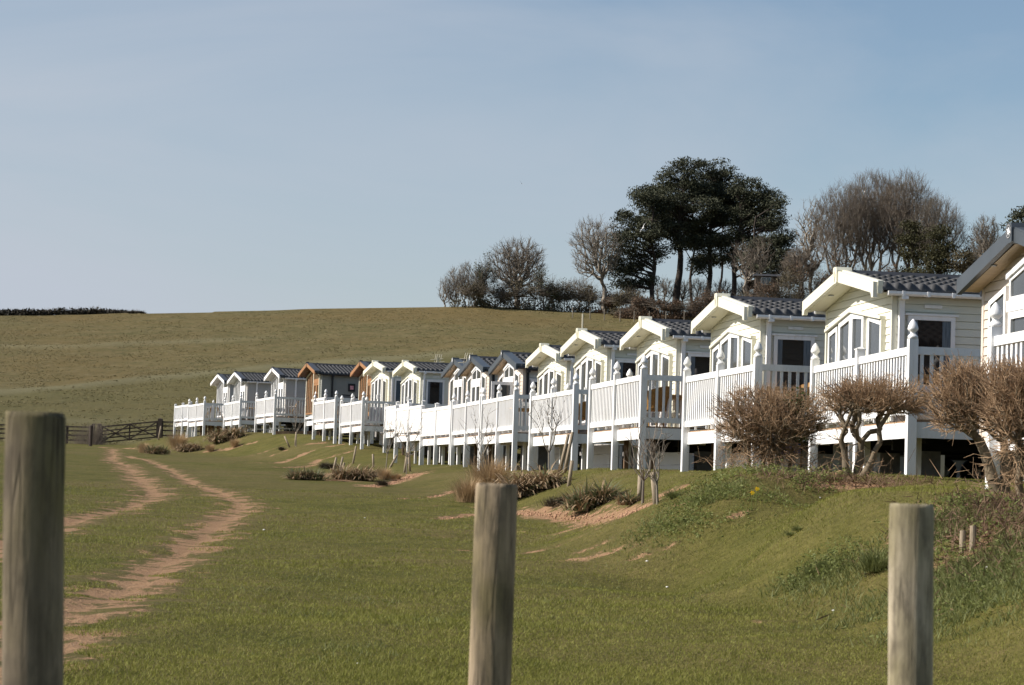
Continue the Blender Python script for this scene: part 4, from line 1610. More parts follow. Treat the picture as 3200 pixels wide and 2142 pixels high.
def lounger(loc, rz, label):
    root = empty('plastic_lounger', loc, rz)
    tag(root, label, 'lounger', 'white plastic loungers under the decks')
    m = MB()
    for i in range(7):
        m.box(-.3, -.9 + i * .18, .28, .3, -.9 + i * .18 + .13, .32)
    m.box(-.34, -.92, .25, -.301, .36, .33)
    m.box(.301, -.92, .25, .34, .36, .33)
    m.build('seat', 'white_plastic', root)
    m = MB()
    for i in range(4):
        z = .34 + i * .13
        m.box(-.3, .38 + i * .08, z, .3, .42 + i * .08, z + .10)
    m.build('backrest', 'white_plastic', root)
    for x in (-.28, .28):
        for y in (-.8, .3):
            MB().box(x - .03, y - .03, 0, x + .03, y + .03, .249).build('leg', 'white_plastic', root)


lounger(ground_pt(14, 1.3, 1.2), R(70), 'white plastic lounger under the deck third from the left end')
lounger(ground_pt(14, 1.5, 3.2), R(80), 'white plastic lounger lying deeper under the deck third from the left end')
lounger(ground_pt(13, .9, 3.6), R(75), 'white plastic lounger between two decks beside the timber edging')
for i in range(8):
    p = ground_pt(15, .6 + .42 * i, 3.0 - .1 * i)
    m = MB().lathe([(.13, -.1), (.13, .95 + .05 * math.sin(i * 2.1)), (.10, 1.0 + .05 * math.sin(i * 2.1))], 10)
    o = m.build('timber_stump', 'log_wood', None, True)
    o.location = p
    tag(o, 'short upright log in the palisade under the deck second from the left end', 'log', 'log palisade under the far left decks')
p = ground_pt(13, -.05, .2)
q = ground_pt(13, 3.2, -.4)
o = MB().plank((p[0], p[1], p[2] + .06), (q[0], q[1], q[2] + .10), .24, .12).build('timber_edging', 'log_wood')
tag(o, 'brown timber beam edging the top of the left bank under a deck post', 'timber')


def parked_car(loc, rz, body, label):
    root = empty('parked_car', loc, rz)
    tag(root, label, 'car', 'cars parked behind the row')
    prof = [(-2.05, .28), (2.02, .28), (2.08, .55), (1.98, .78), (1.15, .92), (.55, 1.38), (-.95, 1.44), (-1.75, 1.0), (-2.06, .92), (-2.1, .5)]
    m = MB()
    n = len(prof)
    vs = []
    for y, sx in ((-.82, 1), (-.62, 0), (.62, 0), (.82, 1)):
        for x, z in prof:
            yy = y * (.80 if (z > 1.2) else 1.0)
            vs.append((x, yy if abs(y) > .7 else y * .95, z))
    m.v = vs[:n] + vs[3 * n:]
    m.f = [tuple(range(n)), tuple(range(2 * n - 1, n - 1, -1))] + [(i, i + n, (i + 1) % n + n, (i + 1) % n) for i in range(n)]
    m.build('body', body, root)
    for s in (-1, 1):
        w = MB()
        w.add([(x, s * (.83 if z < 1.1 else .70), z) for x, z in ((.95, .97), (.50, 1.32), (-.88, 1.37), (-1.45, 1.02))], [(0, 1, 2, 3) if s < 0 else (3, 2, 1, 0)])
        w.build('window', 'dark_glass', root)
        for x in (-1.3, 1.3):
            t = MB().lathe([(.2, 0), (.30, .01), (.32, .04), (.32, .15), (.30, .19), (.2, .2)], 16)
            o = t.build('wheel', 'tyre', root, True, (x, s * .86 + (.0 if s > 0 else 0.0), .31))
            o.rotation_euler = (R(90 if s > 0 else -90), 0, 0)
        MB().box(-2.11, s * .55 - .14, .72, -2.04, s * .55 + .14, .86).build('tail_light', 'red_lens', root)
    return root


parked_car(ground_pt(4, 7.5, 2.2, .02), R(100), 'car_silver', 'silver parked car seen in the dark under the fourth and fifth decks from the right')
parked_car(ground_pt(3, 8.5, 4.6, .02), R(80), 'car_dark', 'dark parked car behind the posts under the fourth deck from the right')

# ------------------------------------------------------------------ branching plants
def mst(pts, root, bf=0.35):
    """greedy tree that joins points to a root, favouring short ways back"""
    n = len(pts)
    P = np.vstack([root[None], pts])
    cost = np.linalg.norm(pts - root, axis=1)
    plen0 = np.zeros(n + 1)
    par = np.zeros(n, int)
    val = cost.copy()
    done = np.zeros(n, bool)
    order = []
    plen = np.zeros(n + 1)
    for _ in range(n):
        i = int(np.argmin(np.where(done, 1e9, val)))
        done[i] = True
        order.append(i)
        plen[i + 1] = plen[par[i]] + np.linalg.norm(P[i + 1] - P[par[i]])
        dd = np.linalg.norm(pts - pts[i], axis=1)
        nv = dd + bf * plen[i + 1]
        up = (nv < val) & ~done
        val[up] = nv[up]
        par[up] = i + 1
    cnt = np.ones(n + 1)
    for i in reversed(order):
        cnt[par[i]] += cnt[i + 1]
    return P, par, cnt


def tubes(P0, P1, r0, r1, n=3):
    d = P1 - P0
    d = d / (np.linalg.norm(d, axis=1)[:, None] + 1e-9)
    ref = np.where(np.abs(d[:, 2:3]) > 0.9, np.array([[1., 0, 0]]), np.array([[0, 0, 1.]]))
    a = np.cross(d, ref)
    a /= np.linalg.norm(a, axis=1)[:, None] + 1e-9
    b = np.cross(d, a)
    V = []
    for P, r in ((P0, r0), (P1, r1)):
        for k in range(n):
            t = 2 * np.pi * k / n
            V.append(P + (a * math.cos(t) + b * math.sin(t)) * r[:, None])
    V = np.stack(V, 1).reshape(-1, 3)
    i = np.arange(len(P0)) * 2 * n
    Fs = np.concatenate([np.stack([i + k, i + (k + 1) % n, i + (k + 1) % n + n, i + k + n], -1) for k in range(n)])
    return V, Fs


def skeleton(P, par, cnt, rmin, rmax, expo=0.48, jit=0.0, n=3, rng=RNG):
    """branch tubes from an mst; returns thick and thin lists"""
    r = np.minimum(rmin * cnt ** expo, rmax)
    idx = np.arange(1, len(P))
    A, B = P[par], P[idx]
    ra, rb = np.minimum(r[par], r[idx] * 1.5 + rmin), r[idx]
    M = (A + B) / 2 + rng.normal(0, 1, A.shape) * (np.linalg.norm(B - A, axis=1) * jit)[:, None]
    rm = (ra + rb) / 2
    P0 = np.concatenate([A, M])
    P1 = np.concatenate([M, B])
    return tubes(P0, P1, np.concatenate([ra, rm]), np.concatenate([rm, rb]), n)


def twigs_at(P, par, centre, k, length, r, out=0.6, up=0.3, rng=RNG, mask=None):
    """short shoots growing from skeleton nodes"""
    idx = np.arange(1, len(P))
    if mask is not None:
        idx = idx[mask[idx]]
    B = np.repeat(P[idx], k, 0)
    pd = P[idx] - P[par[idx - 1]]
    pd /= np.linalg.norm(pd, axis=1)[:, None] + 1e-9
    o = P[idx] - centre
    o /= np.linalg.norm(o, axis=1)[:, None] + 1e-9
    d = np.repeat(pd * 0.7 + o * out, k, 0) + rng.normal(0, 0.55, (len(B), 3))
    d[:, 2] += up
    d /= np.linalg.norm(d, axis=1)[:, None]
    L = rng.uniform(0.5, 1.2, len(B)) * length
    E = B + d * L[:, None]
    return tubes(B, E, np.full(len(B), r), np.full(len(B), r * 0.45), 3), B, E


def envelope(n, c, rad, shell=0.35, rng=RNG, flat_bottom=None, power=2.0):
    """points in an ellipsoid, crowded towards its surface"""
    d = rng.normal(size=(n, 3))
    d /= np.linalg.norm(d, axis=1)[:, None]
    if power != 2.0:
        s = (np.abs(d) ** power).sum(1) ** (-1 / power)
        d = d * s[:, None]
    r = rng.uniform(0, 1, n) ** shell
    p = d * r[:, None] * np.array(rad)
    if flat_bottom is not None:
        p = p[p[:, 2] > flat_bottom * rad[2]]
    return p + np.array(c)


def mesh_parts(name, parts, mat, parent=None, smooth=False):
    V, Fs = join_quads(parts)
    return link(name, np_mesh(name, V, Fs, smooth), mat, parent)


def bare_tree(base, height, crown_c, crown_r, n, label, cat='tree', group=None, bark='bark_bare', twig=None, name='bare_tree', stems=1, tw=(3, 1.0, .014),
              rmin=.02, rmax=.35, shell=.45, bf=.45, up=.35, jit=.07, seed=1, ivy=None):
    rng = np.random.default_rng(seed)
    base = np.array(base, float)
    root = empty(name, tuple(base))
    tag(root, label, cat, group)
    parts, twp = [], []
    pts_all = envelope(n, (0, 0, 0), (1, 1, 1), shell, rng)
    q = pts_all * np.array(crown_r) + np.array(crown_c)
    q = q[q[:, 2] > crown_c[2] - crown_r[2] * .95]
    which = rng.integers(0, stems, len(q)) if stems > 1 else np.zeros(len(q), int)
    if stems > 1:
        angs = np.arctan2(q[:, 1], q[:, 0]) + rng.normal(0, .35, len(q))
        xs = np.argsort(q[:, 0] + .4 * q[:, 1])
        which = np.zeros(len(q), int)
        which[xs] = (np.arange(len(q)) * stems // len(q))
    for s in range(stems):
        qq = q[which == s]
        if len(qq) < 4:
            continue
        sx = (qq[:, 0].mean() * .65 if stems > 1 else 0.0)
        sy = (qq[:, 1].mean() * .65 if stems > 1 else 0.0)
        zt = max(.12 * height, (crown_c[2] - crown_r[2]) * .85)
        m = 5
        tr = np.array([[sx + rng.normal(0, .02 * height) * j / m, sy, zt * j / m] for j in range(m + 1)])
        P, par, cnt = mst(qq, tr[-1], bf)
        parts.append(skeleton(P, par, cnt, rmin, rmax, .5, jit, 4, rng))
        rt_ = min(rmin * len(qq) ** .5, rmax)
        parts.append(tubes(tr[:-1], tr[1:], np.linspace(rt_ * 1.35, rt_, m), np.linspace(rt_ * 1.3, rt_, m), 4))
        cc = np.array(crown_c) - np.array([0, 0, crown_r[2] * .9])
        tq, B, E = twigs_at(P, par, cc, tw[0], tw[1], tw[2], .8, up, rng)
        twp.append(tq)
        # second order shoots
        pick = rng.random(len(B)) < .8
        mid = B[pick] + (E[pick] - B[pick]) * rng.uniform(.3, .9, pick.sum())[:, None]
        dd = (E[pick] - B[pick]) + rng.normal(0, .5 * tw[1], (pick.sum(), 3))
        dd /= np.linalg.norm(dd, axis=1)[:, None]
        e2 = mid + dd * (tw[1] * rng.uniform(.35, .8, len(mid)))[:, None]
        twp.append(tubes(mid, e2, np.full(len(mid), tw[2] * .7), np.full(len(mid), tw[2] * .35), 3))
    mesh_parts('trunk', parts, bark, root)
    mesh_parts('crown', twp, twig or bark, root)
    if ivy:
        c = envelope(int(ivy[0]), (0, 0, zt * .55), (ivy[1], ivy[1], zt * .6), .5, rng)
        mesh_parts('ivy', [quads(c, .35, .6, .2, rng)], 'ivy_green', root)
    return root


def clumps(centres, radii, per, size, aspect, up, rng):
    C = []
    for c, r in zip(centres, radii):
        n = int(per * (r[0] * r[1] + r[0] * r[2]) * .5)
        p = envelope(n, c, r, .55, rng)
        C.append(p)
    C = np.concatenate(C)
    return quads(C, size, aspect, up, rng)


def pine(base, trunk_lean, cl, label, seed, trunk_r=.42, group='tall dark pines on the hilltop', needles='pine_needles', size=.42):
    """cl: list of (x, y, z, rx, rz) foliage masses relative to the base"""
    rng = np.random.default_rng(seed)
    base = np.array(base, float)
    root = empty('pine_tree', tuple(base))
    tag(root, label, 'tree', group)
    cent, rad = [], []
    for x, y, z, rx, rz in cl:
        rx, rz = rx * 1.32, rz * 1.15
        n = max(5, int(rx * rz * 3.4))
        pts = envelope(n, (x, y, z), (rx * .80, rx * .75, rz * .80), .42, rng)
        for p in pts:
            k = rng.uniform(.75, 1.45)
            cent.append(p)
            rad.append((1.25 * k, 1.2 * k, .62 * k))
    cent = np.array(cent)
    mesh_parts('crown', [clumps(cent, rad, 74, size, .34, .5, rng)], needles, root)
    zmax = cent[:, 2].max()
    m = 9
    top = zmax * .86
    tr = np.array([[trunk_lean * (j / m) ** 1.3 + .25 * math.sin(j * 1.3 + seed), .15 * math.cos(j + seed), top * j / m] for j in range(m + 1)])
    tr[0, 0] = 0
    sub = cent[rng.random(len(cent)) < .34]
    parts = [tubes(tr[:-1], tr[1:], np.linspace(trunk_r, trunk_r * .35, m), np.linspace(trunk_r * .92, trunk_r * .25, m), 7)]
    # limbs leave the upper trunk
    P0, P1, r0, r1 = [], [], [], []
    for p in sub:
        zt = np.clip(p[2] - rng.uniform(.3, 2.6), top * .25, top * .98)
        j = zt / top * m
        i = min(int(j), m - 1)
        a = tr[i] + (tr[i + 1] - tr[i]) * (j - i)
        mid = (a + p) / 2 + np.array([0, 0, .35]) + rng.normal(0, .2, 3)
        L = np.linalg.norm(p - a)
        w = min(.05 + .022 * L, .17)
        P0 += [a, mid]
        P1 += [mid, p]
        r0 += [w, w * .6]
        r1 += [w * .6, w * .25]
    parts.append(tubes(np.array(P0), np.array(P1), np.array(r0), np.array(r1), 4))
    mesh_parts('trunk', parts, 'bark_pine', root)
    return root


def bush(base, rad, mat, label, seed, n=1800, size=.3, name='scrub_bush', cat='bush', group=None, aspect=.5, twigs=0, twmat='bark_bare'):
    rng = np.random.default_rng(seed)
    base = np.array(base, float)
    rad = np.array(rad, float)
    cs, rs = [], []
    k = 9
    for i in range(k):
        p = envelope(1, (0, 0, rad[2] * .9), rad * np.array([.8, .8, .75]), .5, rng)[0]
        p[2] = max(p[2], rad[2] * .25)
        cs.append(p)
        rs.append(rad * rng.uniform(.28, .5) * np.array([1, 1, 1.1]))
    for i in range(6):
        a_ = rng.uniform(0, 2 * np.pi)
        cs.append(np.array([rad[0] * .7 * math.cos(a_), rad[1] * .7 * math.sin(a_), rad[2] * .12]))
        rs.append(rad * np.array([.45, .45, .42]))
    C = np.concatenate([envelope(n // k, c, r, .5, rng) for c, r in zip(cs, rs)])
    C = C[C[:, 2] > -.1]
    root = empty(name, tuple(base))
    tag(root, label, cat, group)
    mesh_parts('foliage', [quads(C, size, aspect, .2, rng)], mat, root)
    a = np.zeros((14, 3))
    a[:, :2] = rng.normal(0, .25, (14, 2)) * rad[:2]
    e = np.array(cs)[rng.integers(0, k, 14)]
    mesh_parts('stem', [tubes(a, e, np.full(14, .05), np.full(14, .02), 4)], twmat, root)
    if twigs:
        d = rng.normal(size=(twigs, 3))
        d[:, 2] = np.abs(d[:, 2]) * 1.2
        d /= np.linalg.norm(d, axis=1)[:, None]
        s = np.array(cs)[rng.integers(0, k, twigs)] * np.array([1, 1, .8])
        ee = s + d * rad * rng.uniform(.4, .95, twigs)[:, None]
        mesh_parts('twigs', [tubes(s, ee, np.full(twigs, .022), np.full(twigs, .008), 3)], twmat, root)
    return root


def S_pt(x, y, Y):
    """point on the ground under pixel column x at depth Y (the pixel row is only used for the ray)"""
    d = ray(x, y)
    return np.array([d[0] * Y, Y, gz(d[0] * Y, Y)])


HT = 350.0
PX = HT / F           # metres per photograph pixel at the hilltop trees


def on_hill(xd, Y=HT):
    """ground point on the hilltop under column xd of the 2342 px view"""
    return S_pt(xd * 1.3664, 940, Y)


def up_m(xd, yd, base, Y=HT):
    """offset from base of a spot seen at (xd, yd) of the 2342 px view"""
    p = at(xd * 1.3664, yd * 1.3664, Y)
    return p - base


# pines: each crown as masses given by (xd, yd, rx px, rz px, depth shift)
def pine_at(xd, masses, label, seed, lean=0.0, r=.42, Y=HT, **kw):
    b = on_hill(xd, Y)
    cl = []
    k = 1.3664 * Y / F
    for mx, my, rx, rz, dy in masses:
        o = up_m(mx, my, b, Y)
        cl.append((o[0], dy, o[2], rx * k, rz * k))
    return pine(b, lean, cl, label, seed, r, **kw)


pine_at(1495, [(1468, 450, 36, 28, 0), (1452, 500, 40, 30, 1), (1440, 560, 42, 34, -1), (1432, 620, 36, 30, 0), (1480, 540, 34, 32, -2), (1500, 470, 34, 30, 2), (1500, 580, 30, 26, 1), (1460, 600, 34, 24, 1),
               (1425, 655, 28, 16, 0), (1405, 600, 22, 28, 0), (1470, 645, 40, 18, 1), (1418, 535, 26, 26, 1)],
        'dark pine with low drooping foliage, leftmost of the pine clump', 21, -.6, .40, 348)
pine_at(1549, [(1578, 385, 38, 26, 0), (1545, 415, 48, 32, 1), (1520, 460, 44, 32, -1), (1560, 470, 46, 34, 2), (1590, 430, 40, 34, 0), (1530, 520, 40, 26, -1),
               (1575, 520, 34, 22, 0), (1508, 515, 30, 26, 2), (1604, 480, 36, 30, -2), (1588, 548, 30, 18, 2), (1545, 560, 26, 16, -1)],
        'tallest dark pine, thick trunked, with the rounded top of the pine clump', 22, .3, .62, 352)
pine_at(1617, [(1640, 395, 42, 26, 0), (1665, 430, 50, 36, 1), (1625, 450, 42, 34, -1), (1690, 465, 44, 34, 0), (1640, 500, 44, 28, 1), (1610, 560, 30, 26, -2),
               (1600, 610, 26, 22, -2), (1640, 545, 36, 22, 1), (1680, 505, 40, 26, -2), (1655, 470, 40, 30, 3)],
        'dark pine with a broad dome just right of the tallest pine', 23, .6, .48, 355)
pine_at(1672, [(1712, 430, 40, 32, 0), (1745, 470, 34, 32, 0), (1700, 490, 42, 30, 1), (1740, 520, 36, 22, -1), (1670, 540, 32, 22, 0), (1755, 500, 30, 30, 1), (1710, 545, 34, 20, 0), (1690, 575, 38, 20, 2), (1735, 595, 34, 22, -2), (1765, 460, 26, 30, 2)],
        'dark pine making the right shoulder of the dome in the pine clump', 24, 1.2, .46, 350)
pine_at(1702, [(1770, 510, 22, 22, 0), (1782, 555, 30, 26, 0), (1795, 600, 30, 28, -1), (1760, 580, 30, 26, 1), (1730, 560, 30, 20, 0), (1770, 640, 36, 24, 0), (1720, 600, 30, 22, 1), (1745, 620, 30, 24, -1), (1800, 545, 22, 26, 0), (1808, 620, 24, 24, 0), (1778, 480, 20, 26, 0)],
        'lower dark pine with brown tinged skirts at the right end of the pine clump', 25, 1.6, .40, 346)
pine_at(1580, [(1592, 520, 28, 20, 0), (1570, 560, 26, 18, 1), (1605, 590, 22, 20, 0), (1500, 440, 34, 28, 0), (1530, 495, 36, 26, 1), (1490, 500, 32, 24, 0), (1600, 540, 34, 24, 0), (1555, 530, 32, 20, 1), (1622, 590, 26, 18, 0), (1600, 420, 30, 30, 1)],
        'slim dark pine with a straight thin trunk between the two broadest pines', 26, .2, .27, 358)
pine_at(1645, [(1655, 560, 24, 16, 0), (1640, 480, 26, 20, 0), (1660, 600, 22, 16, 1)],
        'slim dark pine standing behind the broad dome, trunk near the middle of the clump', 27, .3, .26, 362)
pine_at(2330, [(2335, 495, 22, 12, 0), (2350, 480, 22, 12, 0), (2330, 520, 22, 10, 0)],
        'dark pine top poking up above the dark gable at the right edge', 28, .1, .3, 320, size=.5)

# bare winter trees on the skyline
gt = 'bare winter trees on the hilltop'


def bare_at(xd, cx, cy, rx, rz, n, label, seed, Y=HT, depth=None, **kw):
    b = on_hill(xd, Y)
    k = 1.3664 * Y / F
    c = up_m(cx, cy, b, Y)
    return bare_tree(b, c[2] + rz * k, (c[0], 0, c[2]), (rx * k, (depth or rx) * k * .9, rz * k), n, label, 'tree', gt, seed=seed, **kw)


bare_at(1182, 1182, 606, 66, 58, 620, 'round headed bare tree rising out of the scrub, leftmost on the skyline', 31, 348, tw=(4, .95, .022), rmin=.024, up=.3)
bare_at(1382, 1362, 572, 60, 72, 520, 'pale bare fan shaped tree just left of the pines', 32, 344, bark='bark_light', tw=(4, .9, .019), rmin=.024, rmax=.30, up=.55)
bare_at(1855, 1856, 535, 42, 86, 260, 'thin twisted bare tree standing alone between the pines and the beeches', 33, 335, bark='bark_light', tw=(3, .8, .02), rmin=.03, rmax=.24, jit=.16, up=.25)
bare_at(1925, 1928, 520, 72, 95, 950, 'bare beech with upright branches at the left of the beech group', 34, 330, twig='bark_red', stems=3, tw=(5, 1.3, .015), rmin=.014, rmax=.17, up=.75, bf=.65)
bare_at(1995, 2000, 500, 80, 98, 1250, 'tall bare beech with reddish twigs in the middle of the beech group', 35, 334, twig='bark_red', stems=3, tw=(5, 1.3, .015), rmin=.014, rmax=.19, up=.75, bf=.65)
bare_at(2075, 2072, 498, 78, 97, 1200, 'tall bare beech behind the dark ivied tree in the beech group', 36, 330, twig='bark_red', stems=3, tw=(5, 1.3, .015), rmin=.014, rmax=.19, up=.75, bf=.65)
bare_at(2140, 2140, 540, 66, 85, 850, 'bare beech with drooping outer twigs at the right of the beech group', 37, 326, stems=2, tw=(5, 1.25, .015), rmin=.014, rmax=.17, up=.45, bf=.55)
bare_at(2258, 2256, 560, 36, 60, 330, 'small bare tree beside the dark gable at the right', 38, 310, tw=(4, .9, .02), rmin=.022, rmax=.2, up=.6)
bare_at(1707, 1708, 600, 44, 48, 150, 'brown twiggy bare tree standing in front of the pine trunks', 39, 338, bark='bark_light', twig='bark_red', tw=(4, .8, .018), rmin=.02, rmax=.18, up=.4)
bare_at(1737, 1738, 585, 30, 48, 90, 'slender bare birch reaching up against the dark right side of the pines', 40, 339, bark='bark_light', twig='bark_red', tw=(4, .8, .017), rmin=.018, rmax=.15, up=.4)
bare_at(1835, 1832, 610, 40, 40, 360, 'spreading brown bare tree under the right end of the pines', 46, 333, bark='bark_light', twig='bark_red', tw=(5, .85, .02), rmin=.02, rmax=.2, up=.1)
for i, (xd, cy, rx, rz, n) in enumerate(((1018, 668, 16, 28, 90), (1040, 655, 20, 40, 170), (1064, 648, 20, 42, 170), (1092, 660, 20, 36, 150))):
    bare_at(xd, xd, cy, rx, rz, n, ('shortest thin bare sapling at the left end of the skyline scrub', 'thin bare sapling second from the left end of the skyline scrub',
                                   'thin bare sapling third from the left end of the skyline scrub', 'thin bare sapling nearest the round headed tree on its left')[i],
            41 + i, 346, bark='bark_light', tw=(4, .8, .016), rmin=.016, rmax=.1, up=.7)
bare_at(1325, 1325, 665, 40, 26, 200, 'low bare thorn tree between the two skyline bare trees', 47, 352, bark='bark_light', tw=(4, .8, .014), rmin=.014, rmax=.1, up=.5)
for i, (xd, cy) in enumerate(((1450, 668), (1520, 665), (1562, 668), (1602, 665), (1655, 668), (1700, 672))):
    bare_at(xd, xd, cy, 26, 24, 120, 'small bare undergrowth tree ' + ('at the foot of the leftmost pine', 'between the leftmost and the tallest pine', 'right against the tallest pine trunk',
            'between the slim pine and the broad domed pine', 'between the middle pine trunks', 'below the right end pines')[i], 71 + i, 353, bark='bark_bare', tw=(4, .8, .016), rmin=.018, rmax=.1, up=.5)

# evergreen and russet scrub along the crest
gb = 'scrub along the hilltop'
k_ = 1.3664 * HT / F
SCRUB = [(1075, 664, 34, 34, 'olive_scrub', 'dull green bush under the thin bare saplings'), (1105, 640, 24, 52, 'ivy_green', 'dark ivied bush against the left of the round headed bare tree'),
         (1140, 668, 36, 30, 'olive_scrub', 'olive bush at the foot of the round headed bare tree'), (1185, 670, 34, 28, 'olive_scrub', 'olive bush directly below the round headed bare tree'),
         (1235, 655, 30, 42, 'ivy_green', 'dark green bush to the right of the round headed bare tree'), (1262, 672, 22, 28, 'ivy_green', 'small dark green bush right of the tallest scrub'),
         (1300, 676, 32, 30, 'olive_scrub', 'low olive bush in the gap between the bare trees'), (1345, 678, 28, 28, 'olive_scrub', 'low olive bush below the fan shaped bare tree'),
         (1390, 690, 30, 24, 'russet_scrub', 'russet bush by the trunk of the fan shaped tree'), (1430, 680, 30, 30, 'olive_scrub', 'olive bush below the leftmost pine'),
         (1475, 700, 30, 22, 'russet_scrub', 'russet bramble bank below the leftmost pine trunk'), (1530, 705, 40, 22, 'russet_scrub', 'russet bramble bank below the tallest pine'),
         (1590, 705, 40, 24, 'russet_scrub', 'russet bramble bank between the pine trunks and the caravans'), (1640, 690, 36, 28, 'russet_scrub', 'russet bush above the roof of the third caravan from the right'),
         (1745, 660, 40, 30, 'russet_scrub', 'russet bush in front of the hut'), (1800, 650, 40, 36, 'olive_scrub', 'olive bush below the right end pine'),
         (1850, 650, 40, 36, 'russet_scrub', 'russet scrub below the thin twisted tree'), (1890, 620, 30, 26, 'olive_scrub', 'olive scrub between the thin twisted tree and the beeches'),
         (2240, 575, 34, 40, 'russet_scrub', 'brown rounded bush left of the dark gable'), (1700, 690, 40, 26, 'olive_scrub', 'olive bush at the foot of the right hand pines'),
         (1930, 612, 34, 26, 'russet_scrub', 'russet undergrowth below the leftmost beech'), (1985, 606, 34, 28, 'olive_scrub', 'olive undergrowth below the tall middle beech'),
         (2035, 608, 30, 26, 'russet_scrub', 'russet undergrowth just left of the dark ivied tree'), (1400, 712, 26, 14, 'russet_scrub', 'low russet bramble at the field edge under the fan shaped tree'),
         (1455, 718, 34, 14, 'russet_scrub', 'low russet bramble at the field edge left of the cream gable')]
for i, (xd, yd, rx, rz, mat, lab) in enumerate(SCRUB):
    Yb = 341 + (i * 37 % 9) * .6 if xd < 1440 else 337 - (i % 3)
    if xd > 1740:
        Yb = 325
    b = on_hill(xd, Yb)
    top = up_m(xd, yd - rz * .9, b, Yb)[2]
    kk = 1.3664 * Yb / F
    bush(b, (rx * kk * 1.45, rx * kk * 1.0, max(1.3, top * .60)), mat, lab, 100 + i, 900 if xd < 1400 else 2000, .32, group=gb, aspect=.42, twigs=420, twmat='bark_bare')
# dark conifers in front of the beeches
pine_at(2088, [(2086, 515, 20, 24, 0), (2084, 545, 26, 26, 0), (2090, 580, 30, 30, 0), (2088, 620, 32, 30, 0)], 'dark green ivied tree standing in front of the beech group', 51, .1, .3, 318,
        group='dark conifers by the beeches', needles='conifer_green', size=.4)
pine_at(2150, [(2150, 540, 26, 24, 0), (2150, 575, 38, 28, 0), (2148, 615, 46, 34, 0), (2130, 640, 46, 26, 0)], 'broad dark conifer at the right foot of the beech group', 52, .1, .3, 314,
        group='dark conifers by the beeches', needles='conifer_green', size=.4)
pine_at(2215, [(2205, 600, 34, 32, 0), (2225, 625, 30, 26, 0)], 'low dark conifer hidden behind the dark gable', 53, .1, .2, 312,
        group='dark conifers by the beeches', needles='olive_scrub', size=.4)

# the dark hedge along the skyline at the far left
parts = []
rng = np.random.default_rng(5)
hb = []
for i in range(230):
    xd = -90 + i * 2.0
    p = on_hill(xd, 347)
    h = (1.0 if xd < 220 else 1.0 - (xd - 220) / 110 * .6) * rng.uniform(.75, 1.15)
    if xd > 325:
        continue
    c = envelope(26, (p[0], p[1], p[2] + h * .45), (.75, .6, h * .6), .6, rng)
    hb.append(c)
hb = np.concatenate(hb)
pts0 = hb[::3]
ends = pts0 + np.stack([rng.normal(0, .3, len(pts0)), rng.normal(0, .3, len(pts0)), rng.uniform(.15, .45, len(pts0))], -1)
root = empty('field_hedge', tuple(on_hill(100, 347)))
tag(root, 'dark clipped field hedge on the skyline at the far left', 'hedge')
V_, F_ = quads(hb - np.array(root.location), .5, .5, .1, rng)
link('foliage', np_mesh('foliage', V_, F_), 'dark_hedge', root)
V_, F_ = tubes(pts0 - np.array(root.location), ends - np.array(root.location), np.full(len(pts0), .03), np.full(len(pts0), .01), 3)
link('twigs', np_mesh('twigs', V_, F_), 'bark_bare', root)

# thin posts of the wire fence on the field edge below the scrub
fp = [(1844, 978), (1889, 981), (1938, 984), (1982, 988), (2029, 991), (2081, 994), (2138, 997), (1790, 974)]
for i, (x, y) in enumerate(fp):
    p = S_pt(x, y, 331)
    o = MB().lathe([(.07, -.2), (.065, 1.5), (.03, 1.54)], 7).build('fence_post', 'bark_light', None, False, tuple(p))
    tag(o, 'thin pale post in the wire fence below the russet scrub', 'post', 'wire fence posts on the field edge')

# small hut among the trees
p = on_hill(1752, 336)
hz = up_m(1752, 668, p, 336)[2]
root = empty('tree_hut', (p[0], p[1], p[2]))
tag(root, 'dark timber hut with a pale window on stilts among the trees', 'hut')
MB().box(-1.6, -1.2, hz, 1.6, 1.2, hz + 2.1).build('wall', 'gate_wood', root)
MB().prism_x([(-1.5, hz + 2.101), (1.5, hz + 2.101), (0, hz + 2.5)], -1.9, 1.9).build('roof', 'roof_edge', root)
wn = MB().box(-.9, -1.26, hz + .9, .5, -1.201, hz + 1.9).build('window', 'white_upvc', root)
m = MB()
m.box(-.85, -1.275, hz + .95, -.23, -1.2605, hz + 1.85)
m.box(-.17, -1.275, hz + .95, .45, -1.2605, hz + 1.85)
m.build('pane', 'curtain_glass', wn)
for x in (-1.4, 1.4):
    for y in (-1, 1):
        MB().box(x - .08, y - .08, -.3, x + .08, y + .08, hz - .001).build('leg', 'dark_brown_wood', root)


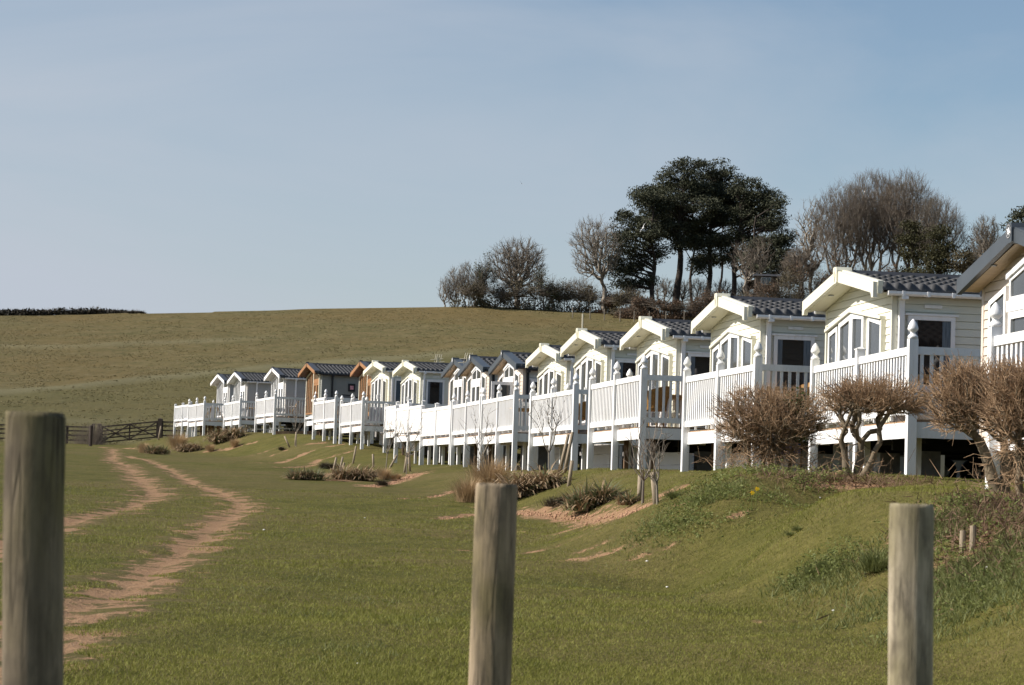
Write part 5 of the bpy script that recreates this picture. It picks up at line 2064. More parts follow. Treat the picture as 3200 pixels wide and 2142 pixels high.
# ------------------------------------------------------------------ hawthorn bushes of the clipped hedge
def thorn(base, stems, crown_c, crown_r, n, label, seed, flat=-.55, tw=(3, .20, .0044), leaf=None, rmin=.0038, rmax=.028, skirt=0, low=8, fork=.8):
    rng = np.random.default_rng(seed)
    base = np.array(base, float)
    root = empty('hawthorn_bush', tuple(base))
    tag(root, label, 'bush', 'clipped hawthorn bushes along the bank')
    q = envelope(int(n * 1.5), (0, 0, 0), (1, 1, 1), .55, rng, None, 2.5)
    q = q * (1 + .16 * vnoise(q[:, 0] * 4.5 + seed, q[:, 1] * 4 + q[:, 2] * 4.5, seed))[:, None]
    q[:, 2] = np.minimum(q[:, 2], .80 + rng.normal(0, .05, len(q)))
    q = q[q[:, 2] > flat][:n] * np.array(crown_r) + np.array(crown_c)
    if low:
        fil = np.stack([rng.normal(0, .3, n // low) * crown_r[0], rng.normal(0, .3, n // low) * crown_r[1], rng.uniform(.3, .8, n // low) * (crown_c[2])], -1)
        q = np.concatenate([q, fil])
    parts, twp = [], []
    side = np.argmin(np.stack([np.hypot(q[:, 0] - s[2], q[:, 1] - s[3]) for s in stems], -1), 1)
    for k, s in enumerate(stems):
        qq = q[side == k]
        if len(qq) < 3:
            continue
        z1 = (crown_c[2] - crown_r[2] * .5) * fork
        b0 = np.array([s[0], s[1], -.15])
        b1 = np.array([s[0] * .6 + s[2] * .4, s[1] * .6 + s[3] * .4, z1])
        m = 5
        tr = np.array([b0 + (b1 - b0) * (j / m) + np.array([.014 * math.sin(j * 2.2 + k), .014 * math.cos(j * 1.7 + k), 0]) for j in range(m + 1)])
        P, par, cnt = mst(qq, tr[-1], .5)
        parts.append(skeleton(P, par, cnt, rmin, rmax, .46, .10, 4, rng))
        rt_ = min(rmin * len(qq) ** .5 * 1.0, rmax) * s[4]
        parts.append(tubes(tr[:-1], tr[1:], np.linspace(rt_ * 1.5, rt_, m), np.linspace(rt_ * 1.4, rt_ * .95, m), 6))
        tq, B, E = twigs_at(P, par, np.array(crown_c) - np.array([0, 0, crown_r[2] * .8]), tw[0], tw[1], tw[2], .6, .40, rng)
        twp.append(tq)
        pick = rng.random(len(B)) < .6
        mid = B[pick] + (E[pick] - B[pick]) * rng.uniform(.3, .95, pick.sum())[:, None]
        dd = (E[pick] - B[pick]) / tw[1] + rng.normal(0, .6, (pick.sum(), 3))
        dd /= np.linalg.norm(dd, axis=1)[:, None]
        e2 = mid + dd * (tw[1] * rng.uniform(.3, .75, len(mid)))[:, None]
        twp.append(tubes(mid, e2, np.full(len(mid), tw[2] * .8), np.full(len(mid), tw[2] * .4), 3))
    if skirt:
        a = np.stack([rng.normal(0, crown_r[0] * .55, skirt), rng.normal(0, crown_r[1] * .5, skirt), rng.uniform(-.05, .25, skirt)], -1)
        dd = np.stack([rng.normal(0, .6, skirt), rng.normal(0, .6, skirt), rng.uniform(.0, .9, skirt)], -1)
        e = a + dd * .26
        twp.append(tubes(a, e, np.full(skirt, .0042), np.full(skirt, .002), 3))
    mesh_parts('trunk', parts, 'bark_thorn', root)
    mesh_parts('crown', twp, 'twig_thorn', root)
    if leaf:
        for (x, y, z, r, nn, mt) in leaf:
            c = envelope(nn, (x, y, z), (r, r, r * .9), .6, rng)
            mesh_parts('foliage', [quads(c, .05, .6, .3, rng)], mt, root)
    return root


def thorn_at(bx, by, Y, x0, x1, y0, y1, stems, n, label, seed, deep=.8, **kw):
    """base pixel and crown box in photograph pixels, at depth Y"""
    d = ray(bx, by)
    b = np.array([d[0] * Y, Y, gz(d[0] * Y, Y)])
    c = at((x0 + x1) / 2, (y0 + y1) / 2, Y) - b
    k = Y / F
    rx, rz = (x1 - x0) / 2 * k, (y1 - y0) / 2 * k
    return thorn(b, stems, (c[0], 0, c[2]), (rx, rx * deep, rz), n, label, seed, **kw)


thorn_at(2400, 1465, 38.0, 2232, 2585, 1222, 1400, [(-.25, 0, -.5, 0, 1.0), (-.05, .1, -.1, .3, 1.1), (.12, -.1, .2, -.2, 1.2), (.3, .1, .6, .1, 1.0), (.05, 0, .05, -.4, .9)], 1400,
         'round brown hedge bush with a dark green leafy patch, leftmost of the row', 61, .85, leaf=[(.42, -.25, 1.12, .26, 420, 'holly_green'), (.62, -.1, .85, .24, 260, 'holly_green'), (.5, -.35, .55, .2, 120, 'holly_green')], skirt=420, flat=-.95, low=5)
thorn_at(2668, 1495, 33.8, 2572, 2892, 1196, 1330, [(-.06, 0, -.35, 0, 1.2), (.05, .06, .2, .1, 1.5), (.07, -.06, .75, -.1, 1.15)], 900,
         'mushroom shaped hedge bush with a flat clipped top and a short forked trunk', 62, .75, skirt=60, flat=-.45, low=40, rmax=.036, fork=.55)
thorn_at(3100, 1556, 27.4, 2905, 3180, 1140, 1378, [(.12, 0, -.55, 0, 1.25), (.17, .05, .1, .1, 1.0)], 800,
         'leaning hedge tree with greenish lichen and a bare bent trunk, third bush from the left', 63, .8, leaf=[(.12, -.2, 1.02, .2, 130, 'holly_green'), (-.05, -.3, .88, .15, 70, 'holly_green')], skirt=30, flat=-.8, low=0, rmax=.046, fork=.75)
thorn_at(3195, 1545, 25.8, 3085, 3330, 1142, 1400, [(-.02, 0, -.1, 0, 1.2), (.1, .1, .3, .2, 1.2), (.05, -.1, .1, -.3, .9)], 1050,
         'dense reddish brown hedge bush cut off by the right edge of the picture', 64, .85, skirt=120, flat=-.8)


# ------------------------------------------------------------------ saplings and stakes on the bank
def sapling(pix, Y, hpx, label, seed, lean=0.0, n=60, spread=.45, guard=True):
    rng = np.random.default_rng(seed)
    if Y:
        b = S_pt(pix[0], pix[1], Y)
    else:
        b = hit(*pix)
    H = hpx * b[1] / F
    root = empty('bare_sapling', tuple(b))
    tag(root, label, 'sapling', 'young bare trees planted on the bank')
    q = envelope(n, (lean * H * .8, 0, H * .68), (spread * H * .55, spread * H * .45, H * .34), .7, rng)
    P, par, cnt = mst(q, np.array([lean * H * .2, 0, H * .26]), .8)
    parts = [skeleton(P, par, cnt, .0032, .02, .42, .05, 4, rng),
             tubes(np.array([[0, 0, -.1]]), np.array([[lean * H * .2, 0, H * .27]]), np.array([.024]), np.array([.018]), 6)]
    tq, B, E = twigs_at(P, par, np.array([0, 0, 0]), 2, H * .11, .0035, .3, .6, rng)
    mesh_parts('trunk', parts, 'bark_light', root)
    mesh_parts('crown', [tq], 'bark_red', root)
    return root


def stake(pix, Y, hpx, label, lean=(0, 0), r=.045):
    b = S_pt(pix[0], pix[1], Y) if Y else hit(*pix)
    H = hpx * b[1] / F
    m = MB().bar((0, 0, -.1), (lean[0] * H, lean[1] * H, H), r, r * .9, 8)
    o = m.build('tree_stake', 'stake_wood', None, True, tuple(b))
    return tag(o, label, 'stake', 'pale tree stakes on the bank')


sapling((2008, 1572), 0, 262, 'bare sapling with fanning twigs in front of the deck with the wicker chair', 81, .02, 46, .62)
sapling((2056, 1578), 0, 215, 'second bare sapling right of the fanning one, behind the strap leaved clumps', 82, -.12, 34, .5)
sapling((1715, 1490), 0, 285, 'thin bare sapling in front of the fifth deck from the right', 83, -.03, 55, .5)
sapling((1505, 1500), 0, 225, 'thin bare sapling behind the straw coloured clump', 84, -.05, 45, .55)
sapling((1270, 1482), 0, 200, 'bare sapling tied to two stakes below the solid white decks', 85, .02, 60, .75)
sapling((1205, 1470), 0, 190, 'small bare sapling leaning left below the solid white decks', 86, .1, 40, .6)
sapling((925, 1397), 0, 165, 'small bare sapling on the left bank below the grey caravans', 87, .0, 46, .5)
sapling((548, 1405), 0, 110, 'small bare sapling beside the straw clump at the far left deck', 88, .02, 34, .6)
for pix, h, lab, lean in (((1998, 1565), 80, 'grey stake beside the fanning bare sapling', (.02, 0)), ((2052, 1572), 95, 'pale leaning stake at the foot of the second sapling', (-.14, 0)),
                          ((1745, 1482), 125, 'pale slanting stake, left of a pair under the fifth deck from the right', (.22, 0)),
                          ((1762, 1480), 130, 'pale slanting stake, right of a pair under the fifth deck from the right', (.18, 0)),
                          ((1776, 1520), 80, 'grey leaning stake standing alone right of the brown clump', (.12, 0)),
                          ((1263, 1478), 62, 'pale stake left of the sapling below the solid white decks', (.12, 0)), ((1282, 1474), 60, 'pale stake right of the sapling below the solid white decks', (-.12, 0)),
                          ((1038, 1482), 52, 'pale slanting stake left of three above the dark green clump', (.22, 0)), ((1060, 1476), 48, 'pale slanting stake in the middle of three above the dark green clump', (.2, 0)),
                          ((1066, 1476), 30, 'short pale stake right of three above the dark green clump', (.3, 0)), ((1102, 1450), 55, 'tall orange brown stake on the bank above the dead leaved clump', (.16, 0)),
                          ((1168, 1462), 42, 'small pale stake right of the dead leaved clump', (-.1, 0)), ((1215, 1462), 40, 'short pale stake leaning right at the end of the bank clumps', (.6, 0)),
                          ((922, 1393), 42, 'pale stubby stake at the foot of the left bank sapling', (.05, 0)), ((908, 1398), 34, 'dark stub leaning left on the left bank', (-.6, 0)),
                          ((2600, 1690), 0, '', (0, 0))):
    if h:
        stake(pix, 0, h, lab, lean)
for x, y, h, lab in ((3008, 1722, 60, 'cut grey stump sawn flat, left of two on the weedy bank'), (3040, 1716, 68, 'cut grey stump sawn flat, right of two on the weedy bank')):
    b = hit(x, y)
    H = h * b[1] / F
    o = MB().lathe([(.032, -.1), (.03, H * .6), (.028, H), (.001, H + .001)], 10).build('cut_stump', 'stake_wood', None, False, tuple(b))
    tag(o, lab, 'stump')


# ------------------------------------------------------------------ clumps of strap leaves and straw grass
def straps(b, n, L, w, spread, mat, parent, name, rng, droop=1.0, up=1.0):
    """arching strap leaves from one root crown"""
    az = rng.uniform(0, 2 * np.pi, n)
    r0 = np.abs(rng.normal(0, spread, n))
    base = np.stack([np.cos(az) * r0, np.sin(az) * r0, np.zeros(n)], -1)
    az2 = az + rng.normal(0, .7, n)
    ln = L * rng.uniform(.55, 1.15, n)
    tilt = np.clip(rng.normal(.55, .3, n), .05, 1.3) / up
    seg = 4
    d = np.stack([np.cos(az2), np.sin(az2), np.zeros(n)], -1)
    side = np.stack([-np.sin(az2), np.cos(az2), np.zeros(n)], -1)
    pts = []
    p = base.copy()
    ang_ = tilt.copy()
    for k in range(seg + 1):
        wd = w * (1 - (k / seg) ** 2.2) * .5 + w * .04
        pts.append((p - side * wd, p + side * wd))
        p = p + (d * np.sin(ang_)[:, None] + np.array([0, 0, 1.]) * np.cos(ang_)[:, None]) * (ln / seg)[:, None]
        ang_ = ang_ + droop * rng.uniform(.15, .62, n)
    V = np.stack([q for pr in pts for q in pr], 1).reshape(-1, 3)
    i = np.arange(n) * 2 * (seg + 1)
    Fs = np.concatenate([np.stack([i + 2 * k, i + 2 * k + 1, i + 2 * k + 3, i + 2 * k + 2], -1) for k in range(seg)])
    V = V + np.array(b)
    V[:, 2] = np.maximum(V[:, 2], b[2] + .01)
    return V, Fs


def clump(pix, hpx, wpx, kind, label, seed, Y=0):
    rng = np.random.default_rng(seed)
    b = hit(*pix) if not Y else S_pt(pix[0], pix[1], Y)
    k = b[1] / F
    H, W = hpx * k, wpx * k
    names = {'strap': 'strap_leaf_clump', 'dead': 'strap_leaf_clump', 'straw': 'straw_grass_clump', 'heather': 'heather_clump', 'grass': 'long_grass_clump'}
    root = empty(names[kind], tuple(b))
    tag(root, label, {'strap': 'plant', 'dead': 'plant', 'straw': 'grass', 'heather': 'plant', 'grass': 'grass'}[kind], 'planted clumps on the bank')
    m = max(1, int(round(W / max(H, .05) / 1.1)))
    green, dead = [], []
    for j in range(m):
        off = np.array([(j - (m - 1) / 2) * W / max(m, 1) * .9, rng.normal(0, .12 * H), 0])
        off[2] = gz(b[0] + off[0], b[1] + off[1]) - b[2]
        s = H * rng.uniform(.85, 1.1)
        if kind == 'strap':
            green.append(straps(off, 150, s * 1.15, s * .075, s * .25, None, None, '', rng, .75))
            dead.append(straps(off, 210, s * 1.1, s * .065, s * .30, None, None, '', rng, .95))
        elif kind == 'dead':
            green.append(straps(off, 60, s * 1.05, s * .07, s * .3, None, None, '', rng, .9))
            dead.append(straps(off, 340, s * 1.2, s * .065, s * .32, None, None, '', rng, 1.15))
        elif kind == 'straw':
            dead.append(straps(off, 900, s * 1.12, s * .018, s * .22, None, None, '', rng, .45, 1.6))
        elif kind == 'grass':
            green.append(straps(off, 420, s * 1.2, s * .03, s * .35, None, None, '', rng, .6))
        else:
            green.append(straps(off, 700, s * 1.0, s * .03, s * .35, None, None, '', rng, .5))
    if green:
        mesh_parts('green_leaves' if kind in ('strap', 'dead') else 'leaves', green, {'heather': 'heather', 'grass': 'long_grass'}.get(kind, 'strap_green'), root)
    if dead:
        mesh_parts('dead_leaves', dead, 'straw' if kind == 'straw' else 'strap_dead', root)
    return root


clump((1850, 1588), 82, 150, 'strap', 'green and tan strap leaved clump in the bare red bed, larger of two', 91)
clump((1960, 1582), 64, 105, 'strap', 'smaller green and tan strap leaved clump in the bare red bed, next to the sapling', 92)
clump((1745, 1582), 40, 70, 'heather', 'low dark heathery clump at the left end of the bare red bed', 93)
clump((1660, 1545), 98, 175, 'dead', 'large brown clump of withered strap leaves behind the middle post', 94)
clump((1530, 1540), 100, 60, 'straw', 'tall straw coloured grass clump just above the middle post', 95)
clump((1462, 1572), 76, 70, 'straw', 'shorter straw coloured grass clump left of the middle post', 96)
clump((1645, 1552), 40, 60, 'dead', 'small withered strap clump at the right shoulder of the middle post', 97)
clump((955, 1500), 38, 105, 'strap', 'low dark green strap clump on the lawn edge, left of the dead leaved clump', 98)
clump((1100, 1502), 58, 110, 'dead', 'dead leaved strap clump with a dark green right side below the solid white decks', 99)
clump((1155, 1492), 40, 40, 'strap', 'dark green strap clump tucked against the dead leaved one', 100)
clump((1200, 1500), 40, 40, 'straw', 'straw grass tuft beside the red bed below the solid white decks', 101)
clump((1195, 1520), 26, 34, 'heather', 'small dark tuft at the lower edge of the red bed', 102)
clump((1235, 1500), 18, 40, 'straw', 'low straw tuft lying on the red bed below the sapling', 103)
clump((1030, 1466), 26, 60, 'heather', 'dark heathery clump above the low green strap clump', 104)
clump((705, 1378), 46, 100, 'dead', 'big sprawling withered clump on the bank below the left decks', 105)
clump((655, 1412), 28, 34, 'straw', 'round straw tuft left of the big sprawling clump', 106)
clump((732, 1398), 28, 26, 'straw', 'round straw tuft right of the big sprawling clump', 107)
clump((552, 1408), 52, 40, 'straw', 'tall straw grass below the end deck posts', 108)
clump((590, 1412), 34, 60, 'dead', 'withered clump under the second deck from the left end', 109)
clump((490, 1420), 36, 60, 'strap', 'dark green clump beside the gate end straw grass', 110)
clump((450, 1416), 36, 46, 'straw', 'straw grass clump nearest the field gate', 111)
clump((880, 1408), 14, 22, 'heather', 'tiny dark tuft between the red strips on the left bank', 112)
clump((2735, 1792), 92, 95, 'grass', 'long pale tipped grass tuft left of the right hand post', 113)
clump((2480, 1672), 22, 48, 'grass', 'small green weed tuft alone on the mown slope', 114)
clump((2560, 1800), 36, 85, 'grass', 'low green tuft with dark leaves on the mown slope', 115)
clump((2100, 1560), 30, 40, 'grass', 'leafy green weed in the red scrape beside the saplings', 116)

# daffodils and pale stones on the grass
for i, (x, y, lab) in enumerate(((2347, 1594, 'yellow daffodil flower, left of two on the bank'), (2362, 1582, 'yellow daffodil flower, right of two on the bank'))):
    b = hit(x, y)
    root = empty('daffodil', tuple(b))
    tag(root, lab, 'flower')
    MB().bar((0, 0, 0), (.01, 0, .2), .005).build('stem', 'weed_green', root)
    m = MB()
    for k in range(6):
        a = k * math.pi / 3
        m.add([(0.01, -.01, .21), (.01 + .02 * math.cos(a - .5), -.02, .21 + .02 * math.sin(a - .5)), (.01 + .034 * math.cos(a), -.025, .21 + .034 * math.sin(a)),
               (.01 + .02 * math.cos(a + .5), -.02, .21 + .02 * math.sin(a + .5))], [(0, 1, 2, 3)])
    m.bar((.01, -.012, .21), (.01, -.05, .21), .012, .02, 8)
    m.build('petals', 'yellow_petal', root)


def pebble(x, y, px, mat, lab, seed):
    b = hit(x, y)
    r = px * b[1] / F / 2
    rng = np.random.default_rng(seed)
    m = MB().lathe([(.35 * r, -.3 * r), (.9 * r, 0), (1.0 * r, .35 * r), (.65 * r, .75 * r), (.1 * r, .9 * r)], 9)
    m.v = [(x_ * (1 + .2 * math.sin(3 * y_ / r + seed)), y_ * 1.2, z_) for x_, y_, z_ in m.v]
    o = m.build('pebble', mat, None, True, tuple(b))
    tag(o, lab, 'stone', 'small stones lying on the grass')


for i, (x, y, px, mat, lab) in enumerate(((825, 1658, 9, 'stone_white', 'white pebble right of the bend in the track'), (1119, 2078, 10, 'stone_white', 'white pebble near the lower edge of the lawn'),
                                          (2085, 1840, 9, 'stone_white', 'white pebble low on the lawn left of the right post'), (2022, 1756, 9, 'stone_white', 'pale pebble below the worn patch under the red bed'),
                                          (1831, 1642, 10, 'stone_red', 'reddish stone in front of the bare bed'), (2562, 1562, 8, 'stone_white', 'pale stone on the mown slope near the hedge'),
                                          (2604, 1912, 11, 'stone_white', 'pale stone low on the slope left of the right post'), (1140, 1620, 6, 'stone_white', 'small white pebble in the middle of the lawn'),
                                          (3085, 1782, 16, 'stone_white', 'pale flat stone among the weeds under the cut stumps'), (3100, 1598, 14, 'stone_white', 'white stone at the foot of the leaning hedge tree'),
                                          (2975, 1912, 16, 'stone_red', 'pinkish stone in the grass right of the right post'), (2625, 1485, 34, 'stone_red', 'flat sandstone slab under the mushroom shaped bush'))):
    pebble(x, y, px, mat, lab, 200 + i)


# ------------------------------------------------------------------ foreground fence posts
def round_post(xt, yt, wpx, xb, Y, mat, label, seed, bot=2142):
    """round timber post: top centre pixel, width in pixels, centre at the lower picture edge"""
    rng = np.random.default_rng(seed)
    t = at(xt, yt, Y)
    bo = at(xb, bot, Y)
    zg = gz(bo[0], Y) - .2
    k = (t[2] - zg) / (t[2] - bo[2])
    b = t + (bo - t) * k
    r = wpx * Y / F / 2
    root = b
    H = t[2] - zg
    n, rows = 48, 26
    vs, fs = [], []
    flat = [1 + .012 * math.sin(3 * a + seed) + .008 * math.sin(7 * a + 2 * seed) for a in np.linspace(0, 2 * math.pi, n, endpoint=False)]
    for j in range(rows):
        f = j / (rows - 1)
        rr = r * (1.03 - .03 * f)
        if j == rows - 1:
            rr = r * .955
        for i in range(n):
            a = 2 * math.pi * i / n
            q = rr * flat[i] * (1 + .006 * math.sin(f * 9 + i * .8))
            z = H * f - (0.0 if j < rows - 1 else -.006)
            if j == rows - 2:
                z = H - .004
            vs.append(((t[0] - b[0]) * f + q * math.cos(a), (t[1] - b[1]) * f + q * math.sin(a), z))
    for j in range(rows - 1):
        for i in range(n):
            a, c = j * n + i, j * n + (i + 1) % n
            fs.append((a, c, c + n, a + n))
    top0 = len(vs)
    tx = t[0] - b[0]
    for s in (.6, .25):
        for i in range(n):
            a = 2 * math.pi * i / n
            vs.append((tx + r * s * math.cos(a), t[1] - b[1] + r * s * math.sin(a), H + .004 + .003 * math.sin(5 * a + s * 9)))
    for i in range(n):
        j = (i + 1) % n
        e = (rows - 1) * n
        fs += [(e + i, e + j, top0 + j, top0 + i), (top0 + i, top0 + j, top0 + n + j, top0 + n + i)]
    fs.append(tuple(top0 + n + i for i in range(n)))
    m = MB()
    m.v, m.f = vs, fs
    o = m.build('wooden_post', mat, None, True, tuple(b))
    return tag(o, label, 'post', 'round wooden posts in the foreground')


round_post(106, 1300, 186, 101, 4.1, 'post_grey', 'thick grey round post with greenish algae at the left edge', 1)
round_post(1552, 1520, 131, 1530, 5.6, 'post_mid', 'brownish round post in the middle foreground with a mossy top', 2)
round_post(2848, 1584, 137, 2845, 5.4, 'post_pale', 'pale yellowish round post at the right with a crack down its face', 3)


# ------------------------------------------------------------------ field gate and rail fence
GY_ = 171.0


def gp_(x, y=1390, Y=GY_):
    return S_pt(x, y, Y)


gl, gr_ = gp_(313), gp_(494)
root = empty('field_gate', tuple(gl))
tag(root, 'dark five barred field gate with crossed braces, closed', 'gate')
dx = gr_ - gl
W = float(np.linalg.norm(dx[:2]))
m = MB()
zs = [.14, .42, .68, .94, 1.24]
ux = np.array([dx[0] / W, dx[1] / W, dx[2] / W])


def gpt(s, z, off=0.0):
    return (ux[0] * s, ux[1] * s + off, ux[2] * s + z)


for z in zs:
    MB().plank(gpt(.12, z), gpt(W - .12, z), .10 if z > 1.2 else .085, .04).build('bar', 'gate_wood', root)
for s in (.12, W - .12, W / 2):
    MB().plank(gpt(s, .08, -.035), gpt(s + .001, 1.30, -.035), .10, .03, (1, 0, 0)).build('upright', 'gate_wood', root)
for a, b in (((.14, 1.22), (W / 2, .16)), ((.14, .16), (W / 2, 1.22)), ((W / 2, 1.22), (W - .14, .16)), ((W / 2, .16), (W - .14, 1.22))):
    MB().plank(gpt(a[0], a[1], -.07), gpt(b[0], b[1], -.07), .09, .03).build('brace', 'gate_wood', root)
for p, lab, h, s in ((gp_(309), 'thick dark gatepost on the left of the field gate', 1.42, .14), (gp_(498), 'thick dark gatepost on the right of the field gate', 1.42, .16),
                     (gp_(289), 'square dark post between the rail fence and the gatepost', 1.42, .10)):
    o = MB().box(-s, -s, -.3, s, s, h).add([(-s, -s, h + .001), (s, -s, h + .001), (s, s, h + .001), (-s, s, h + .001), (0, 0, h + .06)], [(0, 1, 4), (1, 2, 4), (2, 3, 4), (3, 0, 4)])
    o = o.build('gate_post', 'gate_wood', None, False, tuple(p))
    tag(o, lab, 'post', 'posts round the field gate')
p = gp_(282, 1408, 160)
o = MB().lathe([(.12, -.2), (.12, 1.35), (.09, 1.4)], 9).build('marker_post', 'gate_wood', None, False, tuple(p))
tag(o, 'short round post standing in front of the rail fence left of the gate', 'post')
p = gp_(494, 1390, 166)
o = MB().bar((0, 0, -.1), (.14, 0, .95), .06, .05, 8).build('leaning_stake', 'stake_wood', None, True, tuple(p))
tag(o, 'pale orange stake leaning against the right gatepost', 'stake')


def rail_fence(x0, x1, n, label, Y=GY_):
    root = empty('rail_fence', tuple(gp_(x0, 1390, Y)))
    tag(root, label, 'fence')
    b0 = np.array(root.location)
    pts = [gp_(x0 + (x1 - x0) * i / n, 1390, Y) - b0 for i in range(n + 1)]
    for i, q in enumerate(pts):
        MB().box(-.08, -.06, -.3, .08, .06, 1.28).build('post', 'gate_wood', root, False, tuple(q))
    for z in (.25, .6, .92, 1.2):
        m = MB()
        for a, b in zip(pts[:-1], pts[1:]):
            m.plank((a[0], a[1] - .085, a[2] + z), (b[0], b[1] - .085, b[2] + z), .10, .04)
        m.build('rail', 'gate_wood', root)


rail_fence(283, -90, 5, 'dark four railed fence running left from the gate behind the left post')
rail_fence(504, 700, 3, 'dark four railed fence right of the gate, behind the far left deck')
# bare bramble round the gatepost
rng = np.random.default_rng(3)
b = gp_(300, 1390, 169.5)
root = empty('bare_shrub', tuple(b))
tag(root, 'bare brown shrub tangled round the left gatepost', 'shrub')
a = np.stack([rng.normal(0, .3, 300), rng.normal(0, .3, 300), np.zeros(300)], -1)
e = a + np.stack([rng.normal(0, .35, 300), rng.normal(0, .3, 300), rng.uniform(.5, 1.6, 300)], -1)
mesh_parts('stem', [tubes(a, e, np.full(300, .009), np.full(300, .004), 3)], 'bark_red', root)
b = gp_(255, 1390, 170.2)
root = empty('bare_shrub', tuple(b))
tag(root, 'thin bare shrub growing through the rail fence left of the gate', 'shrub')
e = a * 1.6 + np.stack([rng.normal(0, .45, 300), rng.normal(0, .3, 300), rng.uniform(.5, 1.7, 300)], -1)
mesh_parts('stem', [tubes(a * 1.6, e, np.full(300, .005), np.full(300, .002), 3)], 'bark_red', root)

# ------------------------------------------------------------------ aerials and pole
for k, (x, y0, y1, Y, lab) in enumerate(((1365, 1107, 1140, 113, 'grey television aerial on the roof of the caravan with the brown side window'),
                                         (1458, 1103, 1140, 97, 'grey television aerial standing behind the middle dark gabled caravan'))):
    t, b = at(x, y0, Y), at(x, y1, Y)
    root = empty('tv_aerial', tuple(b - np.array([0, 0, .6])))
    tag(root, lab, 'aerial', 'television aerials over the roofs')
    H = t[2] - b[2]
    MB().bar((0, 0, 0), (0, 0, .75 + H * .5), .02).build('mast', 'aerial_metal', root)
    m = MB()
    for i in range(4):
        m.bar((-.13 + i * .09, 0, .62), (-.05 + i * .09, .05, .6 + H), .014)
    m.bar((-.35, 0, .66), (.35, 0, .74), .016)
    m.bar((-.30, 0, .82), (.30, 0, .88), .013)
    m.build('boom', 'aerial_metal', root)
b, t = at(1819, 1040, 68), at(1821, 981, 68)
root = empty('pole', (b[0], b[1], b[2] - 1.0))
tag(root, 'thin pale pole standing up behind the roof of the fifth caravan from the right', 'pole')
MB().bar((0, 0, 0), (t[0] - b[0], 0, t[2] - b[2] + 1.0), .022).build('mast', 'aerial_metal', root)
MB().box(-.09, -.06, .93, .12, .06, 1.06).build('bracket', 'black_plastic', root)


# ------------------------------------------------------------------ gulls
def gull(x, y, Y, span, yaw, bank, dihedral, label):
    p = at(x, y, Y)
    m = MB()
    # lofted body along x, nose forward
    prof = [(-.28, .004, 0), (-.24, .035, .0), (-.1, .055, .005), (.04, .06, .0), (.14, .045, .012), (.19, .036, .022), (.235, .03, .022), (.26, .012, .016), (.30, .004, .008)]
    n = 10
    vs, fs = [], []
    for x_, r, z in prof:
        for k in range(n):
            a = 2 * math.pi * k / n
            vs.append((x_, r * math.cos(a), z + r * .9 * math.sin(a)))
    for i in range(len(prof) - 1):
        for k in range(n):
            a, c = i * n + k, i * n + (k + 1) % n
            fs.append((a, c, c + n, a + n))
    m.add(vs, fs)
    h = span / 2
    for s in (-1, 1):
        st = [(0, .10, -.10, 0, .018), (.35 * h, .13, -.06, math.sin(dihedral) * .35 * h, .012), (.7 * h, .03, -.09, math.sin(dihedral) * .5 * h, .008), (h, -.13, -.15, math.sin(dihedral) * .42 * h, .003)]
        vs, fs = [], []
        for yy, xl, xt, z, t in st:
            yy = s * (yy + .03)
            vs += [(xl, yy, z), ((xl + xt) / 2, yy, z + t), (xt, yy, z), ((xl + xt) / 2, yy, z - t)]
        for i in range(3):
            for k in range(4):
                a, c = i * 4 + k, i * 4 + (k + 1) % 4
                fs.append((a, c, c + 4, a + 4) if s > 0 else (a + 4, c + 4, c, a))
        m.add(vs, fs)
    m.add([(-.22, -.03, .0), (-.22, .03, 0), (-.36, .07, .002), (-.36, -.07, .002), (-.22, 0, .012)], [(0, 1, 2, 3), (0, 4, 1), (1, 4, 2), (2, 4, 3), (3, 4, 0)])
    o = m.build('gull', 'gull_white', None, True, tuple(p))
    o.rotation_euler = (bank, 0, yaw)
    return tag(o, label, 'bird', 'gulls in flight')


gull(2009, 713, 300, 1.4, R(105), R(-62), R(14), 'white gull gliding in front of the dark pines')
gull(1630, 574, 420, 1.35, R(70), R(40), R(25), 'tiny white gull high in the open sky')

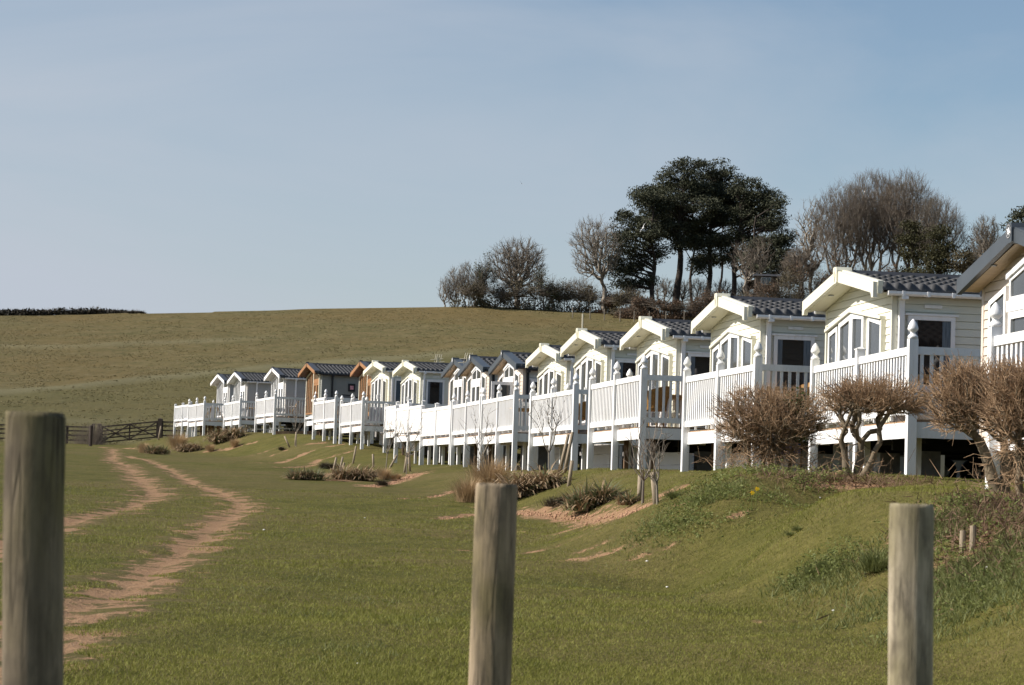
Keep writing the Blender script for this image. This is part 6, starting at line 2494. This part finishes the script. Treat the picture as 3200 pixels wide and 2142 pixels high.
# ------------------------------------------------------------------ daylight
SUN_EL, SUN_AZ = R(36), R(-97)      # azimuth from +Y (view), clockwise; the sun stands to the left
sd = bpy.data.lights.new('sun', 'SUN')
sd.energy = 4.9
sd.angle = R(0.5)
sd.color = (1.0, 0.93, 0.84)
so_ = bpy.data.objects.new('sun', sd)
COL.objects.link(so_)
dirv = Vector((math.sin(SUN_AZ) * math.cos(SUN_EL), math.cos(SUN_AZ) * math.cos(SUN_EL), math.sin(SUN_EL)))
so_.rotation_euler = dirv.to_track_quat('Z', 'Y').to_euler()
so_.location = (-60, 0, 60)

wd = bpy.data.worlds.new('World')
SC.world = wd
wd.use_nodes = True
nt = wd.node_tree
bg = nt.nodes['Background']
sky = nt.nodes.new('ShaderNodeTexSky')
sky.sky_type = 'NISHITA'
sky.sun_disc = False
sky.sun_elevation = SUN_EL
sky.sun_rotation = SUN_AZ
sky.altitude = 30
sky.air_density = 1.0
sky.dust_density = 0.8
sky.ozone_density = 1.3
tc = nt.nodes.new('ShaderNodeTexCoord')
mp = nt.nodes.new('ShaderNodeMapping')
mp.inputs['Scale'].default_value = (1.0, 1.0, 3.6)
mp.inputs['Rotation'].default_value = (0, R(9), 0)
nt.links.new(tc.outputs['Generated'], mp.inputs[0])
f1 = noise(nt, mp.outputs[0], 2.6, 6, 0.55, 0.5)
sp = nt.nodes.new('ShaderNodeSeparateXYZ')
nt.links.new(tc.outputs['Generated'], sp.inputs[0])
# thin high veil: thickest low over the hill, thinning upward and to the right, none behind the viewer
veil = math_n(nt, 'SUBTRACT', 0.86, math_n(nt, 'MULTIPLY', sp.outputs[2], 3.4))
veil = math_n(nt, 'SUBTRACT', veil, math_n(nt, 'MULTIPLY', sp.outputs[0], 1.1))
veil = math_n(nt, 'ADD', veil, math_n(nt, 'MULTIPLY', math_n(nt, 'SUBTRACT', f1, 0.46), 1.7))
veil = math_n(nt, 'MULTIPLY', veil, math_n(nt, 'ADD', math_n(nt, 'MULTIPLY', sp.outputs[1], 1.2), 0.1, True), True)
skc = mix_rgb(nt, veil, sky.outputs[0], (4.55, 5.0, 5.70))
nt.links.new(skc, bg.inputs[0])
bg.inputs['Strength'].default_value = 0.073

SC.view_settings.view_transform = 'Standard'
SC.view_settings.look = 'None'
SC.view_settings.exposure = 0.62
SC.view_settings.gamma = 1.0
SC.cycles.max_bounces = 6
SC.cycles.use_denoising = True
